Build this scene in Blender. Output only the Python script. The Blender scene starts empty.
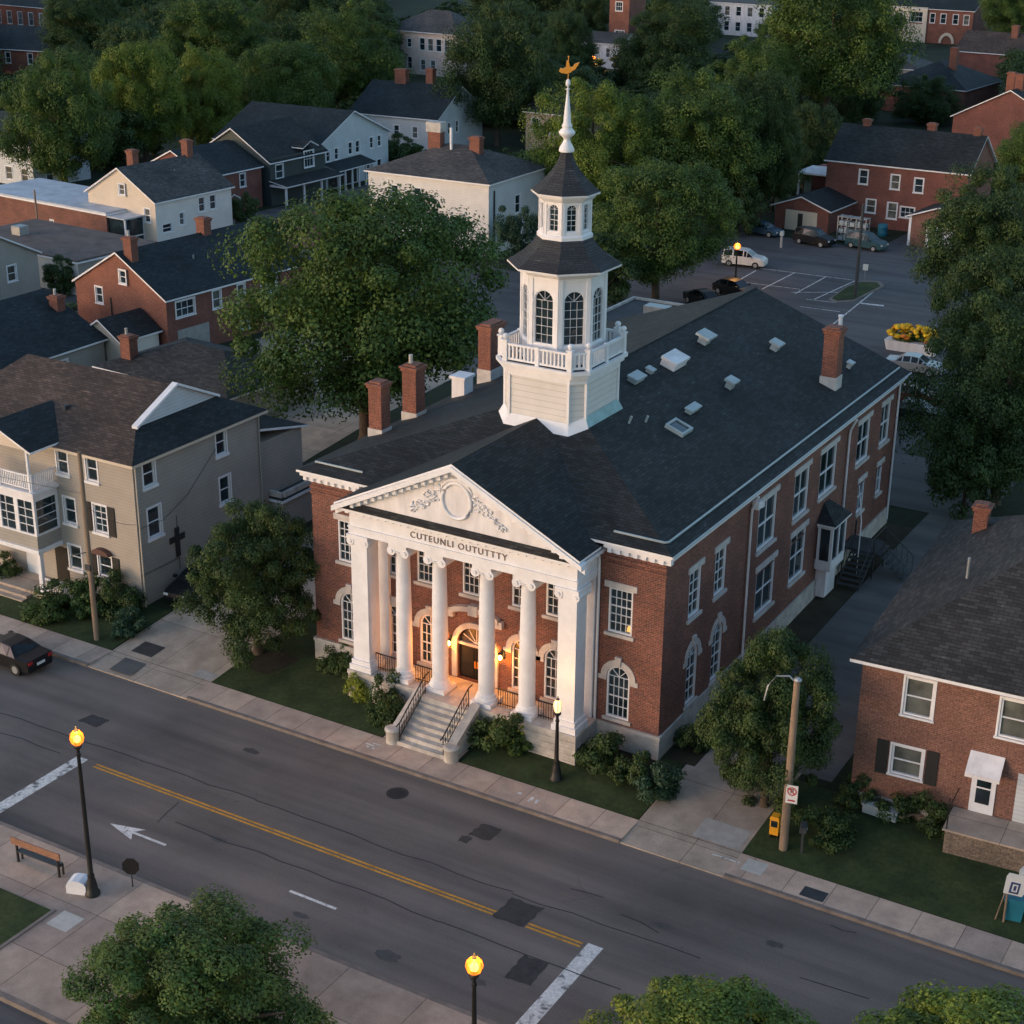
import bpy, math, random
import numpy as np
from mathutils import Vector, Matrix
R = math.radians
random.seed(7)
scene = bpy.context.scene
COL = scene.collection

# ------------------------------------------------------------------ camera
F_PX, PITCH, YAW, ROLL = 1630.98, 0.38233, 0.53493, 0.01006
CAM = Vector((46.17, -58.73, 38.22))
fw = Vector((-math.sin(YAW)*math.cos(PITCH), math.cos(YAW)*math.cos(PITCH), -math.sin(PITCH)))
_rt = fw.cross(Vector((0, 0, 1))).normalized()
_up = _rt.cross(fw)
RT = _rt*math.cos(ROLL) + _up*math.sin(ROLL)
UP = -_rt*math.sin(ROLL) + _up*math.cos(ROLL)
cd = bpy.data.cameras.new('camera')
cd.sensor_width = 36.0
cd.lens = 36.0*F_PX/1024.0
cd.clip_start = 0.5
cd.clip_end = 4000
cam = bpy.data.objects.new('camera', cd)
COL.objects.link(cam)
cam.matrix_world = Matrix(((RT.x, UP.x, -fw.x, CAM.x), (RT.y, UP.y, -fw.y, CAM.y), (RT.z, UP.z, -fw.z, CAM.z), (0, 0, 0, 1)))
scene.camera = cam

# ------------------------------------------------------------------ sky, sun, exposure
SUN_AZ = R(-142)      # direction towards the sun, measured from +Y towards +X
SUN_EL = R(7)
world = bpy.data.worlds.new('World')
scene.world = world
world.use_nodes = True
wn = world.node_tree.nodes
wn.clear()
wo = wn.new('ShaderNodeOutputWorld')
bg = wn.new('ShaderNodeBackground')
sky = wn.new('ShaderNodeTexSky')
sky.sky_type = 'NISHITA'
sky.sun_disc = False
sky.sun_elevation = SUN_EL
sky.sun_rotation = SUN_AZ
sky.air_density = 1.0
sky.dust_density = 1.0
sky.ozone_density = 1.7
bg.inputs[1].default_value = 0.15
world.node_tree.links.new(sky.outputs[0], bg.inputs[0])
world.node_tree.links.new(bg.outputs[0], wo.inputs[0])
sl = bpy.data.lights.new('sun', 'SUN')
sl.energy = 0.34
sl.angle = R(35)
sl.color = (1.0, 0.60, 0.66)
sun = bpy.data.objects.new('sun', sl)
COL.objects.link(sun)
_sd = Vector((math.sin(SUN_AZ)*math.cos(SUN_EL), math.cos(SUN_AZ)*math.cos(SUN_EL), math.sin(SUN_EL)))
sun.rotation_euler = _sd.to_track_quat('Z', 'Y').to_euler()
sun.location = (0, 0, 120)
scene.view_settings.view_transform = 'Standard'
scene.view_settings.look = 'None'
scene.view_settings.gamma = 1.0
scene.view_settings.exposure = 1.42
scene.render.engine = 'CYCLES'
scene.cycles.use_denoising = True
scene.cycles.max_bounces = 6
scene.cycles.diffuse_bounces = 3
scene.cycles.transparent_max_bounces = 8
scene.cycles.sample_clamp_indirect = 4

# ------------------------------------------------------------------ terrain heights and pixel helpers
GY = [-1000, -4.4, 0, 30, 60, 130, 300, 1500]
GZ = [0, 0, .35, 1.2, .8, -.5, -2, -6]


def g(y):
    return float(np.interp(y, GY, GZ))


def ray(u, v):
    return fw + RT*((u-512)/F_PX) - UP*((v-512)/F_PX)


def ground_at(u, v):
    d = ray(u, v)
    t = 10.0
    while t < 1500:
        q = CAM + d*t
        if q.z <= g(q.y):
            break
        t += .25
    q = CAM + d*t
    return Vector((q.x, q.y, g(q.y)))


def project(P):
    d = Vector(P) - CAM
    z = d.dot(fw)
    return 512 + F_PX*d.dot(RT)/z, 512 - F_PX*d.dot(UP)/z, F_PX/z


def z_at(x, y, v):
    lo, hi = -5.0, 60.0
    for _ in range(50):
        m = (lo+hi)/2
        if project((x, y, m))[1] > v:
            lo = m
        else:
            hi = m
    return lo


# ------------------------------------------------------------------ materials
MATS = {}


def new_mat(name):
    m = bpy.data.materials.new(name)
    m.use_nodes = True
    nt = m.node_tree
    b = nt.nodes['Principled BSDF']
    MATS[name] = m
    return m, nt, b


def N(nt, t, **kw):
    n = nt.nodes.new(t)
    for k, v in kw.items():
        if k in n.inputs:
            n.inputs[k].default_value = v
        else:
            setattr(n, k, v)
    return n


def rgb(c):
    return (c[0], c[1], c[2], 1.0)


def noise(nt, src, scale, detail=4, rough=.55):
    n = N(nt, 'ShaderNodeTexNoise')
    n.inputs['Scale'].default_value = scale
    n.inputs['Detail'].default_value = detail
    n.inputs['Roughness'].default_value = rough
    nt.links.new(src, n.inputs['Vector'])
    return n


def ramp(nt, src, stops):
    r = N(nt, 'ShaderNodeValToRGB')
    cr = r.color_ramp
    while len(cr.elements) < len(stops):
        cr.elements.new(.5)
    for e, (p, c) in zip(cr.elements, stops):
        e.position = p
        e.color = rgb(c) if len(c) == 3 else c
    nt.links.new(src, r.inputs[0])
    return r


def mix(nt, mode, fac, a, b):
    n = N(nt, 'ShaderNodeMix', data_type='RGBA', blend_type=mode)
    if isinstance(fac, float):
        n.inputs[0].default_value = fac
    else:
        nt.links.new(fac, n.inputs[0])
    for i, x in ((6, a), (7, b)):
        if isinstance(x, tuple):
            n.inputs[i].default_value = rgb(x)
        else:
            nt.links.new(x, n.inputs[i])
    return n.outputs[2]


def bump(nt, b, h, strength, dist=.02):
    n = N(nt, 'ShaderNodeBump')
    n.inputs['Strength'].default_value = strength
    n.inputs['Distance'].default_value = dist
    nt.links.new(h, n.inputs['Height'])
    nt.links.new(n.outputs[0], b.inputs['Normal'])


def uvsrc(nt):
    return N(nt, 'ShaderNodeTexCoord').outputs['UV']


def objsrc(nt):
    return N(nt, 'ShaderNodeTexCoord').outputs['Object']


def mat_brick(name, c1, c2, mortar):
    m, nt, b = new_mat(name)
    uv = uvsrc(nt)
    t = N(nt, 'ShaderNodeTexBrick')
    t.inputs['Scale'].default_value = 1.0
    t.inputs['Brick Width'].default_value = .24
    t.inputs['Row Height'].default_value = .085
    t.inputs['Mortar Size'].default_value = .009
    t.inputs['Mortar Smooth'].default_value = .3
    t.inputs['Color1'].default_value = rgb(c1)
    t.inputs['Color2'].default_value = rgb(c2)
    t.inputs['Mortar'].default_value = rgb(mortar)
    nt.links.new(uv, t.inputs['Vector'])
    n1 = noise(nt, uv, .55, 5)
    r1 = ramp(nt, n1.outputs[0], [(.3, (.72, .70, .70)), (.7, (1.18, 1.14, 1.1))])
    n2 = noise(nt, uv, 9, 2)
    r2 = ramp(nt, n2.outputs[0], [(.3, (.66, .66, .66)), (.7, (1.32, 1.32, 1.32))])
    c = mix(nt, 'MULTIPLY', 1.0, t.outputs[0], r1.outputs[0])
    c = mix(nt, 'MULTIPLY', 1.0, c, r2.outputs[0])
    nt.links.new(c, b.inputs['Base Color'])
    b.inputs['Roughness'].default_value = .85
    bump(nt, b, t.outputs['Fac'], -.35, .012)
    return m


def mat_shingle(name, c, var=.35, row=.17):
    m, nt, b = new_mat(name)
    uv = uvsrc(nt)
    t = N(nt, 'ShaderNodeTexBrick')
    t.inputs['Scale'].default_value = 1.0
    t.inputs['Brick Width'].default_value = .42
    t.inputs['Row Height'].default_value = row
    t.inputs['Mortar Size'].default_value = .016
    t.inputs['Mortar Smooth'].default_value = .5
    t.inputs['Bias'].default_value = -.2
    t.inputs['Color1'].default_value = rgb(tuple(x*(1-var) for x in c))
    t.inputs['Color2'].default_value = rgb(tuple(x*(1+var) for x in c))
    t.inputs['Mortar'].default_value = rgb(tuple(x*.3 for x in c))
    nt.links.new(uv, t.inputs['Vector'])
    n1 = noise(nt, uv, .25, 6, .65)
    r1 = ramp(nt, n1.outputs[0], [(.28, (.6, .6, .62)), (.5, (1, 1, 1)), (.74, (1.55, 1.5, 1.45))])
    mp = N(nt, 'ShaderNodeMapping')
    mp.inputs['Scale'].default_value = (1.3, 5.5, 1)
    nt.links.new(uv, mp.inputs['Vector'])
    n2 = noise(nt, mp.outputs[0], 1.0, 3)
    r2 = ramp(nt, n2.outputs[0], [(.45, (.9, .9, .9)), (.64, (1.05, 1.05, 1.05)), (.70, (2.5, 2.4, 2.3))])
    cc = mix(nt, 'MULTIPLY', 1.0, t.outputs[0], r1.outputs[0])
    cc = mix(nt, 'MULTIPLY', .8, cc, r2.outputs[0])
    nt.links.new(cc, b.inputs['Base Color'])
    b.inputs['Roughness'].default_value = .8
    b.inputs['Specular IOR Level'].default_value = .3
    bump(nt, b, t.outputs['Fac'], -.4, .015)
    return m


def mat_paint(name, c, rough=.6, var=.12, scale=.8, spec=.4, metal=0.0, streak=False):
    m, nt, b = new_mat(name)
    src = objsrc(nt)
    if streak:
        mp = N(nt, 'ShaderNodeMapping')
        mp.inputs['Scale'].default_value = (1, 1, .25)
        nt.links.new(src, mp.inputs['Vector'])
        src = mp.outputs[0]
    n1 = noise(nt, src, scale, 6, .65)
    lo = tuple(x*(1-var) for x in c)
    hi = tuple(min(x*(1+var*.6), 1) for x in c)
    r = ramp(nt, n1.outputs[0], [(.3, lo), (.65, hi)])
    nt.links.new(r.outputs[0], b.inputs['Base Color'])
    b.inputs['Roughness'].default_value = rough
    b.inputs['Specular IOR Level'].default_value = spec
    b.inputs['Metallic'].default_value = metal
    return m


def mat_siding(name, c, pitch=.16, var=.1):
    m, nt, b = new_mat(name)
    uv = uvsrc(nt)
    sp = N(nt, 'ShaderNodeSeparateXYZ')
    nt.links.new(uv, sp.inputs[0])
    dv = N(nt, 'ShaderNodeMath', operation='DIVIDE')
    dv.inputs[1].default_value = pitch
    nt.links.new(sp.outputs['Y'], dv.inputs[0])
    fr = N(nt, 'ShaderNodeMath', operation='FRACT')
    nt.links.new(dv.outputs[0], fr.inputs[0])
    n1 = noise(nt, uv, .7, 6, .6)
    lo = tuple(x*(1-var*1.6) for x in c)
    r = ramp(nt, n1.outputs[0], [(.3, lo), (.7, c)])
    ln = ramp(nt, fr.outputs[0], [(0, (.6, .6, .6)), (.14, (1, 1, 1))])
    cc = mix(nt, 'MULTIPLY', 1.0, r.outputs[0], ln.outputs[0])
    nt.links.new(cc, b.inputs['Base Color'])
    b.inputs['Roughness'].default_value = .6
    bump(nt, b, fr.outputs[0], -.5, .02)
    return m


def mat_ground(name, stops, s1, s2, rough=.9, bmp=.3, bscale=30):
    m, nt, b = new_mat(name)
    src = objsrc(nt)
    n1 = noise(nt, src, s1, 8, .62)
    r = ramp(nt, n1.outputs[0], stops)
    n2 = noise(nt, src, s2, 4, .6)
    r2 = ramp(nt, n2.outputs[0], [(.25, (.7, .7, .7)), (.75, (1.3, 1.3, 1.3))])
    cc = mix(nt, 'MULTIPLY', 1.0, r.outputs[0], r2.outputs[0])
    nt.links.new(cc, b.inputs['Base Color'])
    b.inputs['Roughness'].default_value = rough
    b.inputs['Specular IOR Level'].default_value = .3
    n3 = noise(nt, src, bscale, 3)
    bump(nt, b, n3.outputs[0], bmp, .03)
    return m


def mat_asphalt(name, base, tint):
    m, nt, b = new_mat(name)
    src = objsrc(nt)
    n1 = noise(nt, src, .13, 7, .6)
    r = ramp(nt, n1.outputs[0], [(.3, tuple(x*.72 for x in base)), (.5, base), (.72, tint)])
    mp = N(nt, 'ShaderNodeMapping')
    mp.inputs['Scale'].default_value = (.05, .8, 1)
    nt.links.new(src, mp.inputs['Vector'])
    n2 = noise(nt, mp.outputs[0], 1.0, 4)
    r2 = ramp(nt, n2.outputs[0], [(.32, (.74, .74, .75)), (.66, (1.18, 1.17, 1.16))])
    cc = mix(nt, 'MULTIPLY', 1.0, r.outputs[0], r2.outputs[0])
    n5 = noise(nt, src, .8, 5, .7)
    r5 = ramp(nt, n5.outputs[0], [(.2, (.6, .6, .6)), (.36, (1, 1, 1)), (.7, (1, 1, 1)), (.8, (1.12, 1.1, 1.08))])
    cc = mix(nt, 'MULTIPLY', 1.0, cc, r5.outputs[0])
    n3 = noise(nt, src, 14, 4, .7)
    r3 = ramp(nt, n3.outputs[0], [(.3, (.85, .85, .85)), (.7, (1.15, 1.15, 1.15))])
    cc = mix(nt, 'MULTIPLY', 1.0, cc, r3.outputs[0])
    # fine cracks
    dn = noise(nt, src, .9, 3)
    ad = N(nt, 'ShaderNodeMix', data_type='RGBA', blend_type='LINEAR_LIGHT')
    ad.inputs[0].default_value = .35
    nt.links.new(src, ad.inputs[6])
    nt.links.new(dn.outputs[1], ad.inputs[7])
    vo = N(nt, 'ShaderNodeTexVoronoi', feature='DISTANCE_TO_EDGE')
    vo.inputs['Scale'].default_value = .16
    nt.links.new(ad.outputs[2], vo.inputs['Vector'])
    cr = ramp(nt, vo.outputs[0], [(0, (.55, .55, .55)), (.006, (.62, .62, .62)), (.012, (1, 1, 1))])
    nm = noise(nt, src, .12, 2)
    msk = ramp(nt, nm.outputs[0], [(.58, (0, 0, 0)), (.72, (.7, .7, .7))])
    cc = mix(nt, 'MULTIPLY', msk.outputs[0], cc, cr.outputs[0])
    nt.links.new(cc, b.inputs['Base Color'])
    b.inputs['Roughness'].default_value = .82
    b.inputs['Specular IOR Level'].default_value = .35
    n4 = noise(nt, src, 45, 2)
    bump(nt, b, n4.outputs[0], .25, .02)
    return m


def mat_slab(name, c, px, py, joint=.03, var=.22, ox=0.0):
    """concrete paving with joints every px by py metres"""
    m, nt, b = new_mat(name)
    src = objsrc(nt)
    sp = N(nt, 'ShaderNodeSeparateXYZ')
    nt.links.new(src, sp.inputs[0])
    masks = []
    cells = []
    for ax, p in (('X', px), ('Y', py)):
        a = N(nt, 'ShaderNodeMath', operation='ADD')
        a.inputs[1].default_value = 1000.0*p + ox
        nt.links.new(sp.outputs[ax], a.inputs[0])
        d = N(nt, 'ShaderNodeMath', operation='DIVIDE')
        d.inputs[1].default_value = p
        nt.links.new(a.outputs[0], d.inputs[0])
        f = N(nt, 'ShaderNodeMath', operation='FRACT')
        nt.links.new(d.outputs[0], f.inputs[0])
        k = joint/p
        masks.append(ramp(nt, f.outputs[0], [(0, (.35, .34, .33)), (k, (.45, .44, .43)), (k*1.25, (1, 1, 1))]))
        fl = N(nt, 'ShaderNodeMath', operation='FLOOR')
        nt.links.new(d.outputs[0], fl.inputs[0])
        cells.append(fl)
    cb = N(nt, 'ShaderNodeCombineXYZ')
    nt.links.new(cells[0].outputs[0], cb.inputs[0])
    nt.links.new(cells[1].outputs[0], cb.inputs[1])
    wh = N(nt, 'ShaderNodeTexWhiteNoise')
    nt.links.new(cb.outputs[0], wh.inputs['Vector'])
    rw = ramp(nt, wh.outputs['Value'], [(0, (.8, .8, .82)), (1, (1.12, 1.1, 1.06))])
    n1 = noise(nt, src, .9, 8, .65)
    r = ramp(nt, n1.outputs[0], [(.28, tuple(x*(1-var*1.6) for x in c)), (.7, tuple(x*(1+var*.5) for x in c))])
    cc = mix(nt, 'MULTIPLY', 1.0, r.outputs[0], rw.outputs[0])
    for q in masks:
        cc = mix(nt, 'MULTIPLY', 1.0, cc, q.outputs[0])
    n2 = noise(nt, src, 16, 3)
    r2 = ramp(nt, n2.outputs[0], [(.3, (.86, .86, .86)), (.7, (1.1, 1.1, 1.1))])
    cc = mix(nt, 'MULTIPLY', 1.0, cc, r2.outputs[0])
    nt.links.new(cc, b.inputs['Base Color'])
    b.inputs['Roughness'].default_value = .85
    bump(nt, b, n2.outputs[0], .15, .02)
    return m


def mat_glass(name, c, rough=.06, spec=.8):
    m, nt, b = new_mat(name)
    src = objsrc(nt)
    n1 = noise(nt, src, .9, 3)
    r = ramp(nt, n1.outputs[0], [(.35, tuple(x*.5 for x in c)), (.7, tuple(x*1.6 for x in c))])
    nt.links.new(r.outputs[0], b.inputs['Base Color'])
    b.inputs['Roughness'].default_value = rough
    b.inputs['Specular IOR Level'].default_value = spec
    n2 = noise(nt, src, 1.4, 2)
    bump(nt, b, n2.outputs[0], .12, .05)
    return m


def mat_leaf(name, c, var=.3):
    m, nt, b = new_mat(name)
    geo = N(nt, 'ShaderNodeNewGeometry')
    r0 = ramp(nt, geo.outputs['Random Per Island'], [(0, tuple(x*(1-var) for x in c)), (.6, c), (1, tuple(min(1, x*(1+var)) for x in c))])
    src = objsrc(nt)
    n1 = noise(nt, src, 3.2, 3)
    r1 = ramp(nt, n1.outputs[0], [(.35, (.62, .66, .7)), (.65, (1.3, 1.25, 1.05))])
    cc = mix(nt, 'MULTIPLY', 1.0, r0.outputs[0], r1.outputs[0])
    out = nt.nodes['Material Output']
    b.inputs['Roughness'].default_value = .55
    b.inputs['Specular IOR Level'].default_value = .25
    nt.links.new(cc, b.inputs['Base Color'])
    tr = N(nt, 'ShaderNodeBsdfTranslucent')
    c2 = mix(nt, 'MULTIPLY', 1.0, cc, (1.2, 1.25, .6))
    nt.links.new(c2, tr.inputs['Color'])
    ms = N(nt, 'ShaderNodeMixShader')
    ms.inputs[0].default_value = .2
    nt.links.new(b.outputs[0], ms.inputs[1])
    nt.links.new(tr.outputs[0], ms.inputs[2])
    nt.links.new(ms.outputs[0], out.inputs['Surface'])
    return m


def mat_emit(name, c, s):
    m, nt, b = new_mat(name)
    b.inputs['Base Color'].default_value = rgb(c)
    b.inputs['Emission Color'].default_value = rgb(c)
    b.inputs['Emission Strength'].default_value = s
    b.inputs['Roughness'].default_value = .3
    return m


BRICK = mat_brick('courthouse_brick', (.205, .064, .043), (.115, .039, .030), (.25, .18, .15))
BRICK_OR_SUNLIT = mat_brick('sunlit_orange_brick', (.245, .080, .05), (.18, .056, .038), (.21, .14, .11))  # for sun-facing fronts, warm light in the colour; right walls take the darker brick
BRICK_PK = mat_brick('pink_brick', (.225, .095, .068), (.165, .065, .046), (.235, .18, .15))
BRICK_DK = mat_brick('dark_red_brick', (.21, .065, .05), (.15, .048, .038), (.2, .13, .11))
CHIM = mat_brick('chimney_brick', (.24, .076, .047), (.16, .05, .034), (.22, .15, .12))
ROOF = mat_shingle('charcoal_shingle', (.027, .031, .034))
ROOF_BL = mat_shingle('blue_black_shingle', (.022, .032, .038))
ROOF_BR = mat_shingle('brown_shingle', (.085, .062, .052), .3)
ROOF_GY = mat_shingle('grey_shingle', (.085, .080, .08), .3)
ROOF_RB = mat_shingle('weathered_shingle', (.045, .044, .044), .4)
FLATROOF = mat_paint('flat_roof_membrane', (.05, .05, .055), .85, .35, .6)
FLATWHITE = mat_paint('pale_flat_roof', (.46, .49, .54), .7, .25, .5)
FLATBROWN = mat_paint('brown_flat_roof', (.13, .095, .085), .85, .35, .6)
WHITE = mat_paint('white_paint', (.75, .745, .775), .5, .1, 1.3)
WHITE_W = mat_paint('weathered_white', (.71, .69, .71), .6, .2, 1.6, streak=True)
CREAM = mat_siding('cream_siding', (.66, .56, .45))
BEIGE = mat_siding('beige_siding', (.385, .345, .305), .18)
GREYSIDE = mat_siding('grey_siding', (.36, .335, .30), .22)
WHITESIDE = mat_siding('white_siding', (.74, .70, .66), .2)
BLUESIDE = mat_siding('blue_white_siding', (.58, .61, .64), .2)
GREENSIDE = mat_siding('dark_green_siding', (.045, .062, .062), .2)
PEACH = mat_siding('peach_siding', (.55, .38, .30), .2)
PINKW = mat_paint('pink_stucco', (.66, .52, .46), .8, .15, .5)
TOWERSIDE = mat_siding('tower_clapboard', (.70, .67, .655), .3)
STONE = mat_paint('pale_stone', (.46, .43, .40), .8, .3, 1.8)
LIMESTONE = mat_paint('limestone_trim', (.52, .48, .46), .75, .2, 2.0)
ROUGHSTONE = mat_brick('rubble_stone', (.22, .17, .13), (.14, .11, .09), (.09, .08, .07))
GLASS = mat_glass('window_glass', (.016, .03, .038))
GLASS_BLIND = mat_glass('window_blind', (.10, .105, .095), .25, .5)
GLASS_WARM = mat_glass('lantern_glass', (.06, .05, .045), .1, .6)
IRON = mat_paint('black_iron', (.016, .015, .015), .5, .3, 3)
DKMETAL = mat_paint('dark_metal', (.045, .05, .055), .5, .3, 2)
STEEL = mat_paint('grey_steel', (.34, .36, .38), .4, .15, 2, metal=.5)
COPPER = mat_paint('green_copper', (.25, .39, .41), .6, .25, 1.5)
PALEMETAL = mat_paint('pale_metal', (.36, .41, .43), .5, .15, 2)
GOLD = mat_paint('gilded_metal', (.85, .36, .06), .35, .15, 4, metal=.4)
WOODPOLE = mat_paint('weathered_wood', (.24, .17, .12), .85, .35, 2.5, streak=True)
BENCHWOOD = mat_paint('bench_wood', (.27, .135, .085), .6, .25, 5)
DOOR_DK = mat_paint('dark_door', (.012, .010, .009), .6, .3, 2)
SHUTTER = mat_paint('black_shutter', (.022, .022, .023), .6, .2, 3)
BARK = mat_paint('bark', (.075, .055, .042), .9, .4, 3)
ASPHALT = mat_asphalt('street_asphalt', (.148, .126, .116), (.182, .148, .134))
ASPHALT2 = mat_asphalt('lot_asphalt', (.092, .088, .094), (.115, .108, .112))
ASPHALT3 = mat_asphalt('alley_asphalt', (.125, .12, .118), (.155, .148, .142))
PATCH = mat_paint('fresh_asphalt', (.045, .042, .042), .8, .3, 3)
SEAM = mat_paint('tar_seam', (.022, .022, .024), .7, .3, 3)
SIDEWALK = mat_slab('sidewalk_concrete', (.57, .42, .335), 1.75, 60, ox=.4)
PLAZA = mat_slab('plaza_concrete', (.46, .35, .285), 3.4, 2.9, ox=1.2)
DRIVE = mat_slab('drive_concrete', (.46, .37, .30), 3.0, 4.0, ox=.8)
KERB = mat_paint('kerb_stone', (.20, .165, .145), .85, .3, 1.5)
REDPAVE = mat_paint('red_paving', (.19, .045, .045), .85, .3, .8)
GRASS = mat_ground('lawn_grass', [(.3, (.017, .028, .010)), (.5, (.034, .052, .017)), (.64, (.050, .066, .024)), (.76, (.085, .078, .04))], .5, 5, .95, .8, 24)
WILD = mat_ground('wild_ground', [(.3, (.012, .018, .009)), (.55, (.022, .032, .014)), (.8, (.04, .042, .024))], .12, 3, .95, .8, 6)
SOIL = mat_ground('planting_soil', [(.3, (.022, .019, .012)), (.7, (.05, .04, .026))], .9, 9, .95, .6, 20)
WHITELINE = mat_ground('white_road_paint', [(.36, (.16, .155, .155)), (.46, (.62, .60, .58)), (.7, (.72, .69, .67))], 2.6, 9, .7, .1, 30)
YELLOWLINE = mat_ground('yellow_road_paint', [(.3, (.36, .17, .035)), (.5, (.60, .28, .035)), (.8, (.66, .33, .05))], 1.4, 8, .7, .1, 30)
LAMP_ON = mat_emit('lamp_glow', (1.0, .50, .12), 2.6)
LAMP_SOFT = mat_emit('lamp_soft_glow', (1.0, .72, .36), .5)
LAMP_BULB = mat_emit('lamp_bulb', (1.0, .55, .14), 14)
LEAF_MID = mat_leaf('leaf_mid_green', (.078, .130, .033))
LEAF_LIGHT = mat_leaf('leaf_light_green', (.135, .19, .036))
LEAF_DARK = mat_leaf('leaf_dark_green', (.052, .088, .030))
LEAF_BLUE = mat_leaf('leaf_blue_green', (.045, .09, .055))
LEAF_HEDGE = mat_leaf('leaf_hedge_green', (.055, .095, .028))
FLOWER_Y = mat_leaf('flower_yellow', (.80, .48, .03), .3)
FLOWER_O = mat_leaf('flower_orange', (.75, .25, .05), .3)
FLOWER_LG = mat_leaf('shrub_lime', (.22, .26, .04), .3)
CARBLACK = mat_paint('black_car_paint', (.008, .009, .012), .4, .1, 1, .35)
CARWHITE = mat_paint('white_car_paint', (.62, .60, .58), .3, .05, 1, .5)
CARBLUE = mat_paint('blue_car_paint', (.035, .075, .12), .3, .1, 1, .5)
CARRED = mat_paint('red_car_paint', (.16, .04, .035), .3, .1, 1, .5)
CARTEAL = mat_paint('teal_car_paint', (.02, .07, .085), .35, .1, 1, .5)
CARSILVER = mat_paint('silver_car_paint', (.40, .40, .40), .3, .1, 1, .5, .4)
TYRE = mat_paint('tyre_rubber', (.014, .014, .014), .8, .2, 4)
CARGLASS = mat_glass('car_glass', (.010, .012, .015), .06, .4)
TAIL = mat_paint('tail_light_red', (.35, .02, .02), .3, .1, 2)
YELLOWP = mat_paint('yellow_plastic', (.75, .33, .02), .5, .15, 3)
SIGNWHITE = mat_paint('sign_white', (.68, .67, .65), .5, .08, 3)
SIGNRED = mat_paint('sign_red', (.42, .05, .05), .5, .1, 3)
SIGNBLUE = mat_paint('sign_blue', (.03, .05, .14), .5, .1, 3)
SIGNBLACK = mat_paint('sign_black', (.02, .02, .02), .5, .1, 3)
BINBLUE = mat_paint('blue_bin_plastic', (.02, .17, .24), .5, .2, 2)


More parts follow.
